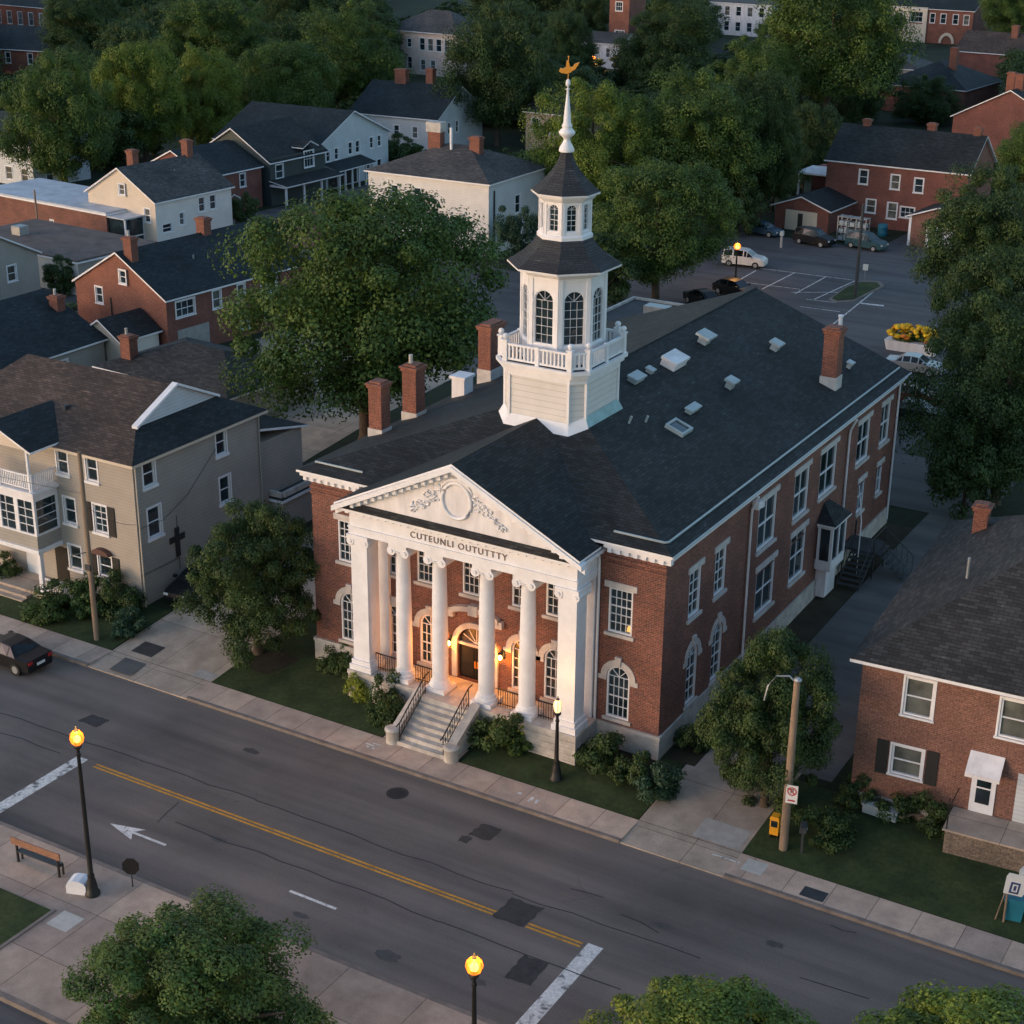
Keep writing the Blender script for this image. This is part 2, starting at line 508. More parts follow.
# ------------------------------------------------------------------ mesh building helpers
class MB:
    def __init__(s, T=None):
        s.v, s.f, s.m, s.sm = [], [], [], []
        s.cur = 0
        s.T = T

    def add(s, pts, faces, smooth=False):
        n = len(s.v)
        if s.T is not None:
            s.v += [tuple(s.T @ Vector(p)) for p in pts]
        else:
            s.v += [tuple(p) for p in pts]
        for f in faces:
            s.f.append(tuple(i+n for i in f))
            s.m.append(s.cur)
            s.sm.append(smooth)

    def box(s, x0, x1, y0, y1, z0, z1):
        s.add([(x0, y0, z0), (x1, y0, z0), (x1, y1, z0), (x0, y1, z0), (x0, y0, z1), (x1, y0, z1), (x1, y1, z1), (x0, y1, z1)],
              [(3, 2, 1, 0), (4, 5, 6, 7), (0, 1, 5, 4), (1, 2, 6, 5), (2, 3, 7, 6), (3, 0, 4, 7)])

    def hexa(s, b, t):
        s.add(list(b)+list(t), [(3, 2, 1, 0), (4, 5, 6, 7), (0, 1, 5, 4), (1, 2, 6, 5), (2, 3, 7, 6), (3, 0, 4, 7)])

    def poly(s, pts):
        s.add(pts, [tuple(range(len(pts)))])

    def prism(s, pts2, z0, z1):
        n = len(pts2)
        s.add([(x, y, z0) for x, y in pts2]+[(x, y, z1) for x, y in pts2],
              [tuple(range(n))[::-1], tuple(range(n, 2*n))]+[(i, (i+1) % n, n+(i+1) % n, n+i) for i in range(n)])

    def prism_y(s, pts, y0, y1):
        """polygon in x,z extruded along y"""
        n = len(pts)
        s.add([(x, y0, z) for x, z in pts]+[(x, y1, z) for x, z in pts],
              [tuple(range(n)), tuple(range(n, 2*n))[::-1]]+[(i, n+i, n+(i+1) % n, (i+1) % n) for i in range(n)])

    def rings(s, rings, smooth=True, cap=True, close=True):
        n = len(rings[0])
        pts = [p for r in rings for p in r]
        fs = []
        for k in range(len(rings)-1):
            for i in range(n if close else n-1):
                j = (i+1) % n
                fs.append((k*n+i, k*n+j, (k+1)*n+j, (k+1)*n+i))
        s.add(pts, fs, smooth)
        if cap:
            s.add(list(rings[0]), [tuple(range(n))[::-1]])
            s.add(list(rings[-1]), [tuple(range(n))])

    def lathe(s, prof, c=(0, 0), n=16, smooth=True, phase=0.0):
        s.rings([[(c[0]+r*math.cos(phase+2*math.pi*i/n), c[1]+r*math.sin(phase+2*math.pi*i/n), z) for i in range(n)] for r, z in prof], smooth)

    def tube(s, path, rad, n=8, cap=True):
        path = [Vector(p) for p in path]
        if not isinstance(rad, (list, tuple)):
            rad = [rad]*len(path)
        rs = []
        for i, p in enumerate(path):
            d = (path[min(i+1, len(path)-1)]-path[max(i-1, 0)]).normalized()
            a = d.cross(Vector((0, 0, 1)) if abs(d.z) < .9 else Vector((1, 0, 0))).normalized()
            b = d.cross(a)
            rs.append([tuple(p+a*(rad[i]*math.cos(2*math.pi*k/n))+b*(rad[i]*math.sin(2*math.pi*k/n))) for k in range(n)])
        s.rings(rs, True, cap)

    def ball(s, c, r, n=12, k=8, sz=1.0):
        prof = [(max(r*math.sin(math.pi*i/k), .001), c[2]-sz*r*math.cos(math.pi*i/k)) for i in range(k+1)]
        s.lathe(prof, (c[0], c[1]), n)

    def shell(s, polys, th, mt=0, ms=1):
        """roof: polygons with thickness th; top gets material mt, edges and underside ms"""
        edges = {}
        key = lambda p: tuple(round(x, 4) for x in p)
        for p in polys:
            for i in range(len(p)):
                a, b = key(p[i]), key(p[(i+1) % len(p)])
                edges[frozenset((a, b))] = edges.get(frozenset((a, b)), 0)+1
        for p in polys:
            s.cur = mt
            s.poly(p)
            s.cur = ms
            s.poly([(x, y, z-th) for x, y, z in p][::-1])
            for i in range(len(p)):
                a, b = p[i], p[(i+1) % len(p)]
                if edges[frozenset((key(a), key(b)))] == 1:
                    s.poly([a, (a[0], a[1], a[2]-th), (b[0], b[1], b[2]-th), b])
        s.cur = 0

    def build(s, name, mats, parent=None, loc=None):
        me = bpy.data.meshes.new(name)
        me.from_pydata(s.v, [], s.f)
        if not isinstance(mats, (list, tuple)):
            mats = [mats]
        for m in mats:
            me.materials.append(m)
        if s.f:
            me.polygons.foreach_set('material_index', s.m)
            me.polygons.foreach_set('use_smooth', s.sm)
            uvl = me.uv_layers.new(name='UVMap')
            Z = Vector((0, 0, 1))
            data = [0.0]*(2*len(me.loops))
            vs = me.vertices
            for p in me.polygons:
                n = p.normal
                if abs(n.z) > .985:
                    t, w = Vector((1, 0, 0)), Vector((0, 1, 0))
                else:
                    t = Z.cross(n).normalized()
                    w = n.cross(t)
                    if t.x < -.001 or (abs(t.x) <= .001 and t.y < 0):
                        t = -t
                for li in p.loop_indices:
                    co = vs[me.loops[li].vertex_index].co
                    data[2*li] = co.dot(t)
                    data[2*li+1] = co.dot(w)
            uvl.data.foreach_set('uv', data)
        me.update()
        o = bpy.data.objects.new(name, me)
        COL.objects.link(o)
        if parent is not None:
            o.parent = parent
        if loc is not None:
            o.location = loc
        return o


def tag(o, label, cat, group=None):
    o['label'] = label
    o['category'] = cat
    if group:
        o['group'] = group
    return o


def thing(name, label, cat, loc, rz=0.0, group=None):
    o = bpy.data.objects.new(name, None)
    o.empty_display_size = .3
    COL.objects.link(o)
    o.location = loc
    o.rotation_euler = (0, 0, rz)
    return tag(o, label, cat, group)


def struct(o):
    o['kind'] = 'structure'
    return o


def copy_tree(o, parent=None):
    c = o.copy()
    COL.objects.link(c)
    c.parent = parent
    for ch in list(o.children):
        copy_tree(ch, c)
    return c


class Face:
    """a wall plane: origin o, direction ux along the wall, outward normal n; v runs up"""
    def __init__(s, o, ux, n):
        s.o, s.ux, s.n = Vector(o), Vector(ux), Vector(n)
        a = s.ux
        s.M = Matrix(((a.x, -s.n.x, 0, s.o.x), (a.y, -s.n.y, 0, s.o.y), (0, 0, 1, s.o.z), (0, 0, 0, 1)))
        # local frame: x along wall, y INTO the wall, z up


def arch_pts(u0, u1, v0, v1, n=8):
    r = (u1-u0)/2
    cx = (u0+u1)/2
    zc = v1-r
    return [(u0, v0), (u1, v0)]+[(cx+r*math.cos(math.pi*i/n), zc+r*math.sin(math.pi*i/n)) for i in range(n+1)]


def wall_holes(mb, F, U0, U1, V0, V1, holes, depth=.18):
    """wall rectangle with window openings; holes: (u0,u1,v0,v1,arch)"""
    T0 = mb.T
    mb.T = F.M
    us = sorted(set([U0, U1]+[h[0] for h in holes]+[h[1] for h in holes]))
    vs = sorted(set([V0, V1]+[h[2] for h in holes]+[h[3] for h in holes]))
    for a, b in zip(us[:-1], us[1:]):
        for c, d in zip(vs[:-1], vs[1:]):
            cu, cv = (a+b)/2, (c+d)/2
            if any(h[0] < cu < h[1] and h[2] < cv < h[3] for h in holes):
                continue
            mb.poly([(a, 0, c), (b, 0, c), (b, 0, d), (a, 0, d)])
    for h in holes:
        u0, u1, v0, v1, ar = h
        if ar:
            r = (u1-u0)/2
            cx, zc = (u0+u1)/2, v1-(u1-u0)/2
            n = 10
            arc = [(cx+r*math.cos(math.pi*i/n), zc+r*math.sin(math.pi*i/n)) for i in range(n+1)]
            for i in range(n):
                a, b = arc[i], arc[i+1]
                mb.poly([(a[0], 0, a[1]), (a[0], 0, v1) if i else (u1, 0, v1), (b[0], 0, v1), (b[0], 0, b[1])] if i else
                        [(a[0], 0, a[1]), (u1, 0, v1), (b[0], 0, v1), (b[0], 0, b[1])])
                mb.poly([(a[0], 0, a[1]), (b[0], 0, b[1]), (b[0], depth, b[1]), (a[0], depth, a[1])])
            mb.poly([(u0, 0, v0), (u0, depth, v0), (u0, depth, zc), (u0, 0, zc)])
            mb.poly([(u1, 0, v0), (u1, 0, zc), (u1, depth, zc), (u1, depth, v0)])
            mb.poly([(u0, 0, v0), (u1, 0, v0), (u1, depth, v0), (u0, depth, v0)])
        else:
            mb.poly([(u0, 0, v0), (u0, depth, v0), (u0, depth, v1), (u0, 0, v1)])
            mb.poly([(u1, 0, v0), (u1, 0, v1), (u1, depth, v1), (u1, depth, v0)])
            mb.poly([(u0, 0, v0), (u1, 0, v0), (u1, depth, v0), (u0, depth, v0)])
            mb.poly([(u0, 0, v1), (u0, depth, v1), (u1, depth, v1), (u1, 0, v1)])
    mb.T = T0


def window(parent, F, u0, u1, v0, v1, arch=False, cols=2, rows=4, fw_=.09, frame=None, glass=None, sill=None, lintel=None,
           keystone=False, casing=.0, name='window', mun=.03):
    frame = frame or WHITE
    glass = glass or GLASS
    mb = MB(F.M)
    d0, d1 = .03, .15
    cx, r = (u0+u1)/2, (u1-u0)/2
    zc = v1-r if arch else v1
    mb.box(u0, u0+fw_, d0, d1, v0, zc)
    mb.box(u1-fw_, u1, d0, d1, v0, zc)
    mb.box(u0+fw_, u1-fw_, d0, d1, v0, v0+fw_)
    if arch:
        n = 10
        for i in range(n):
            a0, a1 = math.pi*i/n, math.pi*(i+1)/n
            q = []
            for rr, aa in ((r, a0), (r, a1), (r-fw_, a1), (r-fw_, a0)):
                q.append((cx+rr*math.cos(aa), zc+rr*math.sin(aa)))
            mb.prism_y(q, d0, d1)
        for k in (1, 2, 3):
            a = math.pi*k/4
            x1, z1 = cx+(r-fw_)*math.cos(a), zc+(r-fw_)*math.sin(a)
            dx, dz = -math.sin(a)*mun/2, math.cos(a)*mun/2
            mb.prism_y([(cx-dx, zc-dz), (x1-dx, z1-dz), (x1+dx, z1+dz), (cx+dx, zc+dz)], d0+.05, d1-.03)
    else:
        mb.box(u0+fw_, u1-fw_, d0, d1, v1-fw_, v1)
    iu0, iu1, iv0 = u0+fw_, u1-fw_, v0+fw_
    iv1 = zc if arch else v1-fw_
    for k in range(1, cols):
        x = iu0+(iu1-iu0)*k/cols
        mb.box(x-mun/2, x+mun/2, d0+.05, d1-.03, iv0, iv1)
    for k in range(1, rows + (1 if arch else 0)):
        z = iv0+(iv1-iv0)*k/rows
        w = mun*1.8 if (k == (rows+1)//2) else mun
        mb.box(iu0, iu1, d0+.045, d1-.025, z-w/2, z+w/2)
    if casing:
        c = casing
        mb.box(u0-c, u0-.002, -.03, .02, v0, v1+c)
        mb.box(u1+.002, u1+c, -.03, .02, v0, v1+c)
        mb.box(u0-.002, u1+.002, -.03, .02, v1+.002, v1+c)
        mb.box(u0-c-.04, u1+c+.04, -.07, .02, v0-.09, v0-.002)
    w = mb.build(name, frame, parent)
    pb = MB(F.M)
    pts = arch_pts(u0, u1, v0, v1, 10) if arch else [(u0, v0), (u1, v0), (u1, v1), (u0, v1)]
    pb.poly([(x, d1-.03, z) for x, z in pts])
    pb.build('pane', glass, w)
    if sill:
        sb = MB(F.M)
        sb.box(u0-.14, u1+.14, -.1, .03, v0-.16, v0-.003)
        sb.build('sill', sill, w)
    if lintel:
        lb = MB(F.M)
        if arch:
            n = 10
            for i in range(n):
                a0, a1 = math.pi*i/n, math.pi*(i+1)/n
                lb.prism_y([(cx+rr*math.cos(aa), zc+rr*math.sin(aa)) for rr, aa in ((r+.3, a0), (r+.3, a1), (r+.004, a1), (r+.004, a0))], -.05, .03)
            lb.box(u0-.42, u0-.004, -.053, .03, zc-.22, zc-.002)
            lb.box(u1+.004, u1+.42, -.053, .03, zc-.22, zc-.002)
            if keystone:
                lb.prism_y([(cx-.11, v1+.006), (cx+.11, v1+.006), (cx+.17, v1+.48), (cx-.17, v1+.48)], -.12, .03)
        else:
            lb.box(u0-.2, u1+.2, -.06, .03, v1+.003, v1+.3)
        lb.build('lintel', lintel, w)
    return w


def drape(name, quads, mat, dz, kind=True, parent=None):
    """sheet of quads (each 4 xy corners) laid dz above the terrain, cut where the terrain bends"""
    mb = MB()
    for q in quads:
        ys = sorted(p[1] for p in q)
        n = max(1, int((ys[-1]-ys[0])/(.3 if ys[0] < 2 else 1.5)))
        a, b, c, d = [Vector(p).to_2d() if len(p) == 2 else Vector(p[:2]) for p in q]
        for i in range(n):
            t0, t1 = i/n, (i+1)/n
            p0, p1, p2, p3 = a.lerp(d, t0), b.lerp(c, t0), b.lerp(c, t1), a.lerp(d, t1)
            mb.poly([(p.x, p.y, g(p.y)+dz) for p in (p0, p1, p2, p3)])
    o = mb.build(name, mat)
    if kind:
        struct(o)
    return o
#@@PART2

# ================================================================== GROUND, STREET, PAVING
mb = MB()
rows = [(-1500, -.35), (-5.3, -.35), (-4.42, -.03), (0, .35), (30, 1.2), (60, .8), (130, -.5), (300, -2), (1500, -6)]
xs = [-1500, -300, -100, -40, 0, 40, 100, 300, 1500]
pts = [(x, y, z) for y, z in rows for x in xs]
nx = len(xs)
mb.add(pts, [(j*nx+i, j*nx+i+1, (j+1)*nx+i+1, (j+1)*nx+i) for j in range(len(rows)-1) for i in range(nx-1)])
struct(mb.build('ground', WILD))
YC1, YC2, YY, RZ = -6.24, -18.73, -13.1, -.15


def flat(name, quads, mat, z):
    m = MB()
    for q in quads:
        m.poly([(p[0], p[1], z) for p in q])
    return struct(m.build(name, mat))


def rect(x0, x1, y0, y1):
    return [(x0, y0), (x1, y0), (x1, y1), (x0, y1)]


flat('street', [rect(-300, 300, YC2-.1, YC1+.1)], ASPHALT, RZ)
mb = MB()
mb.box(-300, -9.9, -6.04, -4.4, -.3, 0)
mb.box(-3.3, 20.45, -6.04, -4.4, -.3, 0)
mb.box(25.2, 300, -6.04, -4.4, -.3, 0)
struct(mb.build('sidewalk', SIDEWALK))
mb = MB()
mb.hexa([(-9.9, -6.2, -.3), (-3.3, -6.2, -.3), (-3.3, -4.4, -.3), (-9.9, -4.4, -.3)], [(-9.9, -6.2, -.09), (-3.3, -6.2, -.09), (-3.3, -4.4, -.004), (-9.9, -4.4, -.004)])
mb.hexa([(20.45, -6.2, -.3), (25.2, -6.2, -.3), (25.2, -4.4, -.3), (20.45, -4.4, -.3)], [(20.45, -6.2, -.09), (25.2, -6.2, -.09), (25.2, -4.4, -.004), (20.45, -4.4, -.004)])
struct(mb.build('driveway_apron', DRIVE))
mb = MB()
for a, b in ((-300, -9.9), (-3.3, 20.45), (25.2, 300)):
    mb.box(a, b, -6.24, -6.045, -.3, .004)
mb.box(-300, 300, -18.93, -18.73, -.3, .004)
struct(mb.build('kerb', KERB))
mb = MB()
mb.box(-300, 300, -26.6, -18.935, -.3, 0)
struct(mb.build('plaza_paving', PLAZA))
mb = MB()
mb.box(-300, 300, -26.85, -26.605, -.35, .006)
struct(mb.build('plaza_kerb', KERB))
flat('back_street', [rect(-300, 300, -40, -26.8)], ASPHALT2, -.2)
# lawn beds of the plaza, raised 3 cm with a stone edge
mb = MB()
mb.box(-60, 3.9, -25.4, -22.2, -.1, .05)
mb.box(15.3, 24.5, -26.3, -22.6, -.1, .05)
mb.box(26.0, 60, -26.3, -22.6, -.1, .05)
struct(mb.build('plaza_lawn', GRASS))
mb = MB()
mb.box(3.905, 4.05, -25.5, -22.1, -.1, .06)
mb.box(-60, 3.9, -25.5, -25.405, -.1, .06)
struct(mb.build('lawn_edging', KERB))
# near pavement of the courthouse side
drape('lawn', [[(-3.3, -4.38), (7.0, -4.38), (7.0, .4), (-3.3, .4)], [(-3.3, .4), (-.3, .4), (-.3, 24), (-3.3, 24)],
               [(11.4, -4.38), (20.4, -4.38), (20.4, .4), (11.4, .4)], [(-60, -4.38), (-10.0, -4.38), (-10.0, .2), (-60, .2)],
               [(25.2, -4.38), (60, -4.38), (60, 1.6), (25.2, 1.6)]], GRASS, .012)
drape('driveway', [[(-9.9, -4.4), (-3.3, -4.4), (-3.3, 13), (-9.9, 13)], [(20.45, -4.4), (25.2, -4.4), (25.2, 2.2), (20.45, 2.2)]], DRIVE, .016)
drape('entrance_path', [[(7.1, -4.4), (11.2, -4.4), (11.2, -3.4), (7.1, -3.4)]], SIDEWALK, .02)
drape('alley_paving', [[(20.9, 2.2), (26.6, 2.2), (26.6, 34), (20.9, 34)]], ASPHALT3, .016)
drape('alley_soil_bed', [[(19.2, .3), (20.85, .3), (20.85, 31), (19.2, 31)], [(16.4, -1.6), (20.2, -2.4), (20.2, -.1), (16.4, -.1)]], SOIL, .022)
drape('yard_soil', [[(-3.0, -2.4), (-1.2, -2.6), (-.6, -.6), (-2.8, -.2)]], SOIL, .022)
drape('parking_lot', [[(-30, 44), (16, 44), (16, 108), (-30, 108)], [(-6, 34), (24, 34), (24, 44), (-6, 44)], [(-8, 108), (8, 108), (8, 119), (-8, 119)]], ASPHALT2, .02)
drape('side_street', [[(-71, 20), (-55, 20), (-58, 130), (-75, 130)], [(-55, 62), (-30, 58), (-30, 76), (-57, 78)]], ASPHALT2, .012)
drape('red_pavement', [[(-66, 66), (-57, 64), (-56, 88), (-70, 90)]], REDPAVE, .03)
drape('rear_yard_paving', [[(-38, 20), (-17, 18), (-19, 44), (-38.5, 46)]], DRIVE, .018)

# road markings, patches and seams lie on the street as thin sheets
ZM = RZ+.004
flat('stop_line', [rect(-3.95, -3.3, -18.3, -12.9), rect(22.55, 23.2, -18.6, -12.85)], WHITELINE, ZM)
flat('centre_line', [rect(-2.7, 18.6, YY+.05, YY+.16), rect(-2.7, 18.6, YY-.16, YY-.05), rect(20.0, 22.4, YY+.05, YY+.16), rect(20.0, 22.4, YY-.16, YY-.05)], YELLOWLINE, ZM)
flat('lane_dash', [rect(10.8, 13.1, -16.2, -16.06)], WHITELINE, ZM)
flat('lane_arrow', [rect(2.55, 4.4, -16.34, -16.2), [(1.25, -16.27), (2.9, -16.72), (2.55, -16.27), (2.9, -15.85)]], WHITELINE, ZM)
_rp = random.Random(12)


def ragged(q, j=.06, n=7):
    out = []
    for i in range(len(q)):
        a, b = Vector(q[i]), Vector(q[(i+1) % len(q)])
        for k in range(n):
            p = a.lerp(b, k/n)
            out.append((p.x+_rp.uniform(-j, j), p.y+_rp.uniform(-j, j)))
    return out


flat('asphalt_patch', [ragged(q) for q in (rect(18.55, 20.0, -13.35, -11.85), [(20.9, -16.3), (22.0, -16.2), (21.9, -14.7), (20.8, -14.75)], [(14.7, -9.0), (15.75, -8.95), (15.7, -7.9), (14.75, -7.95)],
                       [(-6.3, -10.5), (-5.1, -10.5), (-5.0, -9.7), (-6.2, -9.7)], [(14.55, -9.6), (15.0, -9.6), (15.0, -9.1), (14.55, -9.15)])], PATCH, ZM+.001)
flat('oil_stain', [[(x+r*math.cos(6.283*k/14)*_rp.uniform(.7, 1.25)*2.0, y+r*math.sin(6.283*k/14)*_rp.uniform(.7, 1.25)) for k in range(14)] for x, y, r in ((12.2, -17.2, .18), (-7.5, -15.6, .5), (16.5, -17.5, .3), (24.5, -10.4, .22), (6.0, -14.8, .2), (28.6, -9.2, .2), (20.2, -17.0, .16), (2.5, -8.4, .22))],
     mat_paint('oil_stain', (.075, .068, .064), .55, .25, 4), ZM-.001)
mb = MB()
rnd = random.Random(3)


def seam(p, q, w=.05, wob=.10, step=1.2):
    p, q = Vector(p), Vector(q)
    n = max(2, int((q-p).length/step))
    d = (q-p).normalized()
    nn = Vector((-d.y, d.x))
    pt = [p.lerp(q, i/n)+nn*rnd.uniform(-wob, wob) for i in range(n+1)]
    for a, b in zip(pt[:-1], pt[1:]):
        mb.poly([(a.x-nn.x*w/2, a.y-nn.y*w/2, ZM), (b.x-nn.x*w/2, b.y-nn.y*w/2, ZM), (b.x+nn.x*w/2, b.y+nn.y*w/2, ZM), (a.x+nn.x*w/2, a.y+nn.y*w/2, ZM)])


for a, b in (((256, 798), (512, 890)), ((0, 712), (256, 798)), ((512, 890), (700, 958)), ((256, 849), (440, 918)), ((0, 730), (60, 752)), ((440, 918), (620, 990)), ((158, 820), (180, 802)),
             ((174, 822), (256, 849)), ((570, 888), (604, 895)), ((830, 924), (856, 932)), ((800, 975), (870, 995)), ((620, 915), (660, 930))):
    A, B = ground_at(*a), ground_at(*b)
    seam(A.to_2d(), B.to_2d())
struct(mb.build('tar_seam', SEAM))
mb = MB()
A = Vector((10.3, -7.85))
ring = lambda r, n=20: [(A.x+r*math.cos(2*math.pi*i/n), A.y+r*math.sin(2*math.pi*i/n)) for i in range(n)]
r0, r1 = ring(.42), ring(.5)
for i in range(20):
    j = (i+1) % 20
    mb.poly([(*r0[i], ZM), (*r0[j], ZM), (*r1[j], ZM), (*r1[i], ZM)])
mb.poly([(x*1, y*1, ZM-.001) for x, y in ring(.41)])
struct(mb.build('manhole_cover', [SEAM]))
# parking bay lines and island
mb = MB()


def ground_line(p, q, w=.13, dz=.03):
    p, q = Vector(p), Vector(q)
    d = (q-p).normalized()
    nn = Vector((-d.y, d.x))*w/2
    n = max(1, int((q-p).length/3))
    for i in range(n):
        a, b = p.lerp(q, i/n), p.lerp(q, (i+1)/n)
        mb.poly([(c.x, c.y, g(c.y)+dz) for c in (a-nn, b-nn, b+nn, a+nn)])


for a, b in (((760, 269), (856, 281)), ((795, 273), (762, 290)), ((826, 277), (795, 294)), ((856, 281), (814, 300)), ((818, 337), (880, 287)), ((745, 283), (800, 290)), ((790, 293), (850, 293)),
             ((735, 283), (756, 271)), ((806, 300), (836, 303)), ((800, 307), (840, 312))):
    ground_line(ground_at(*a).to_2d(), ground_at(*b).to_2d())
A = ground_at(870, 305)
ground_line((A.x-.9, A.y), (A.x+1.2, A.y+.3), .5)
struct(mb.build('parking_lines', WHITELINE))
mb = MB()
isl = [ground_at(*q) for q in ((828, 300), (834, 303), (853, 302), (884, 288), (880, 284), (862, 283), (845, 289))]
cx = sum(q.x for q in isl)/7
cy = sum(q.y for q in isl)/7
mb.prism([(q.x, q.y) for q in isl], g(cy)-.1, g(cy)+.14)
struct(mb.build('island_kerb', KERB))
mb = MB()
mb.prism([(cx+(q.x-cx)*.86, cy+(q.y-cy)*.86) for q in isl], g(cy), g(cy)+.17)
struct(mb.build('island_grass', GRASS))

# small slabs let into the pavements
flat('paving_inset', [rect(4.3, 5.35, -22.9, -21.9), rect(25.6, 26.5, -5.5, -4.6)], mat_paint('pale_inset', (.5, .47, .43), .8, .15, 3), .006)
flat('pavement_grate', [rect(28.3, 29.3, -5.9, -5.2)], DKMETAL, .006)
flat('painted_utility_marks', [rect(6.9, 7.35, -5.5, -5.38), rect(6.75, 7.2, -5.3, -5.18), rect(7.0, 7.4, -5.1, -5.0), rect(15.6, 15.75, -5.6, -5.2), rect(15.9, 16.05, -5.6, -5.25), rect(24.2, 25.4, -5.15, -5.05),
                               rect(14.9, 15.1, -5.3, -5.15)], WHITELINE, .006)
flat('repaired_paving', [[(-8.6, -6.0), (-7.2, -6.0), (-7.4, -4.6), (-8.8, -4.6)]], ASPHALT3, -.002)
drape('drive_patch', [[(-9.0, -4.0), (-7.6, -4.0), (-7.6, -2.9), (-9.0, -2.9)]], PATCH, .024)
drape('drive_inset', [[(-4.6, -4.35), (-3.4, -4.35), (-3.4, -3.7), (-4.6, -3.7)], [(22.9, -4.3), (25.0, -4.3), (25.0, -2.9), (22.9, -2.9)]], mat_paint('pale_concrete', (.36, .34, .32), .8, .2, 2), .024)

# ================================================================== COURTHOUSE
W, L, WT, EZ = 19.13, 31.0, 10.05, 10.62
ct = thing('courthouse', 'red brick courthouse with white columned portico, dark hip roof and tall white cupola tower', 'courthouse', (0, 0, 0))
FF = Face((0, 0, 0), (1, 0, 0), (0, -1, 0))
FR = Face((W, 0, 0), (0, 1, 0), (1, 0, 0))
UPW = [(c-.6, c+.6) for c in (2.12, 4.85, 6.75, 9.3, 12.0, 13.8, 17.0)]
LOW = [(c-.58, c+.58) for c in (2.14, 4.85, 6.85, 12.0, 13.75, 17.02)]
fh = [(a, b, 6.12, 8.3, False) for a, b in UPW]+[(a, b, 1.85, 4.5, True) for a, b in LOW]+[(8.45, 10.45, 1.66, 4.45, True)]
ru = [(2.55, 3.8, 6.3, 8.6), (5.35, 6.6, 6.3, 8.6), (10.35, 12.6, 6.75, 9.3), (15.0, 17.0, 6.8, 9.3), (18.6, 21.0, 6.8, 9.35), (24.3, 26.3, 6.9, 9.3), (28.2, 29.8, 6.9, 9.3)]
ra = [(2.72, 3.88, 1.8, 4.75), (5.52, 6.7, 1.8, 4.75)]
rl = [(10.6, 13.0, 3.1, 5.6), (15.1, 17.2, 3.2, 5.85), (25.2, 26.3, 3.7, 5.6), (28.4, 29.3, 3.8, 5.6)]
rh = [h+(False,) for h in ru]+[h+(True,) for h in ra]+[h+(False,) for h in rl]
mb = MB()
wall_holes(mb, FF, 0, W, 0, WT, fh)
wall_holes(mb, FR, 0, L, 0, WT, rh)
mb.poly([(0, L, 0), (W, L, 0), (W, L, WT), (0, L, WT)])
mb.poly([(0, 0, 0), (0, L, 0), (0, L, WT), (0, 0, WT)])
mb.poly([(0, L, WT), (W, L, WT), (9.7, L, 14.0)])
mb.poly([(.01, .2, 5.4), (W-.01, .2, 5.4), (W-.01, L-.1, 5.4), (.01, L-.1, 5.4)])
# corbelled brick bands below the eaves
for z in (9.35, 9.62):
    mb.box(-.05, 3.4, -.06, .05, z, z+.16)
    mb.box(16.3, W+.06, -.06, .05, z, z+.16)
mb.build('wall', BRICK, ct)
mb = MB()
mb.hexa([(-.09, -.09, -.2), (W+.09, -.09, -.2), (W+.09, .3, -.2), (-.09, .3, -.2)], [(-.09, -.09, 1.5), (W+.09, -.09, 1.5), (W+.09, .3, 1.5), (-.09, .3, 1.5)])
mb.hexa([(W-.2, .31, -.2), (W+.09, .31, -.2), (W+.09, L+.05, -.2), (W-.2, L+.05, -.2)], [(W-.2, .31, 1.5), (W+.09, .31, 1.5), (W+.09, L+.05, 2.3), (W-.2, L+.05, 2.3)])
mb.box(-.13, W+.13, -.13, .2, 1.38, 1.56)
mb.build('foundation', STONE, ct)
GL = GLASS
for a, b in UPW:
    window(ct, FF, a, b, 6.12, 8.3, cols=4, rows=5, sill=LIMESTONE, lintel=LIMESTONE)
for a, b in LOW:
    window(ct, FF, a, b, 1.85, 4.5, arch=True, cols=4, rows=4, sill=LIMESTONE, lintel=LIMESTONE, keystone=True)
for h in ru:
    window(ct, FR, *h, cols=2, rows=4 if h[0] < 7 else 2, sill=LIMESTONE, lintel=LIMESTONE, fw_=.11, mun=.022 if h[0] < 7 else .05)
for h in ra:
    window(ct, FR, *h, arch=True, cols=2, rows=4, mun=.02, sill=LIMESTONE, lintel=LIMESTONE, keystone=True)
for h in rl:
    window(ct, FR, *h, cols=2, rows=2, sill=LIMESTONE, lintel=LIMESTONE, fw_=.11)
# ---- roof
RX = 9.7
FLc, FRc, BRc, BLc = (-.5, -.5, EZ), (W+.5, -.5, EZ), (W+.5, L+.4, EZ), (-.5, L+.4, EZ)
RA, RB = (RX, 7.6, 14.25), (RX, L+.4, 14.25)
PTZ, PAZ, PX0, PX1, PY = 10.35, 13.5, 3.2, 16.2, -2.45
ks = (PAZ-PTZ)/(RX-PX0)
hs = (14.25-EZ)/(7.6+.5)
ybk = -.5+(PAZ-EZ)/hs
xv0 = PX0+(EZ-PTZ)/ks
xv1 = 2*RX-xv0
mb = MB()
mb.shell([[FLc, FRc, RA], [FRc, BRc, RB, RA], [BLc, FLc, RA, RB]], .12)
mb.shell([[(PX0, PY, PTZ), (RX, PY, PAZ), (RX, ybk, PAZ), (xv0, -.5, EZ), (PX0, -.5, PTZ)], [(2*RX-PX0, PY, PTZ), (2*RX-PX0, -.5, PTZ), (xv1, -.5, EZ), (RX, ybk, PAZ), (RX, PY, PAZ)]], .1)
# ridge caps
mb.tube([(RX, 7.7, 14.27), (RX, L+.4, 14.27)], .06, 6)
roof = mb.build('roof', [ROOF, WHITE], ct)
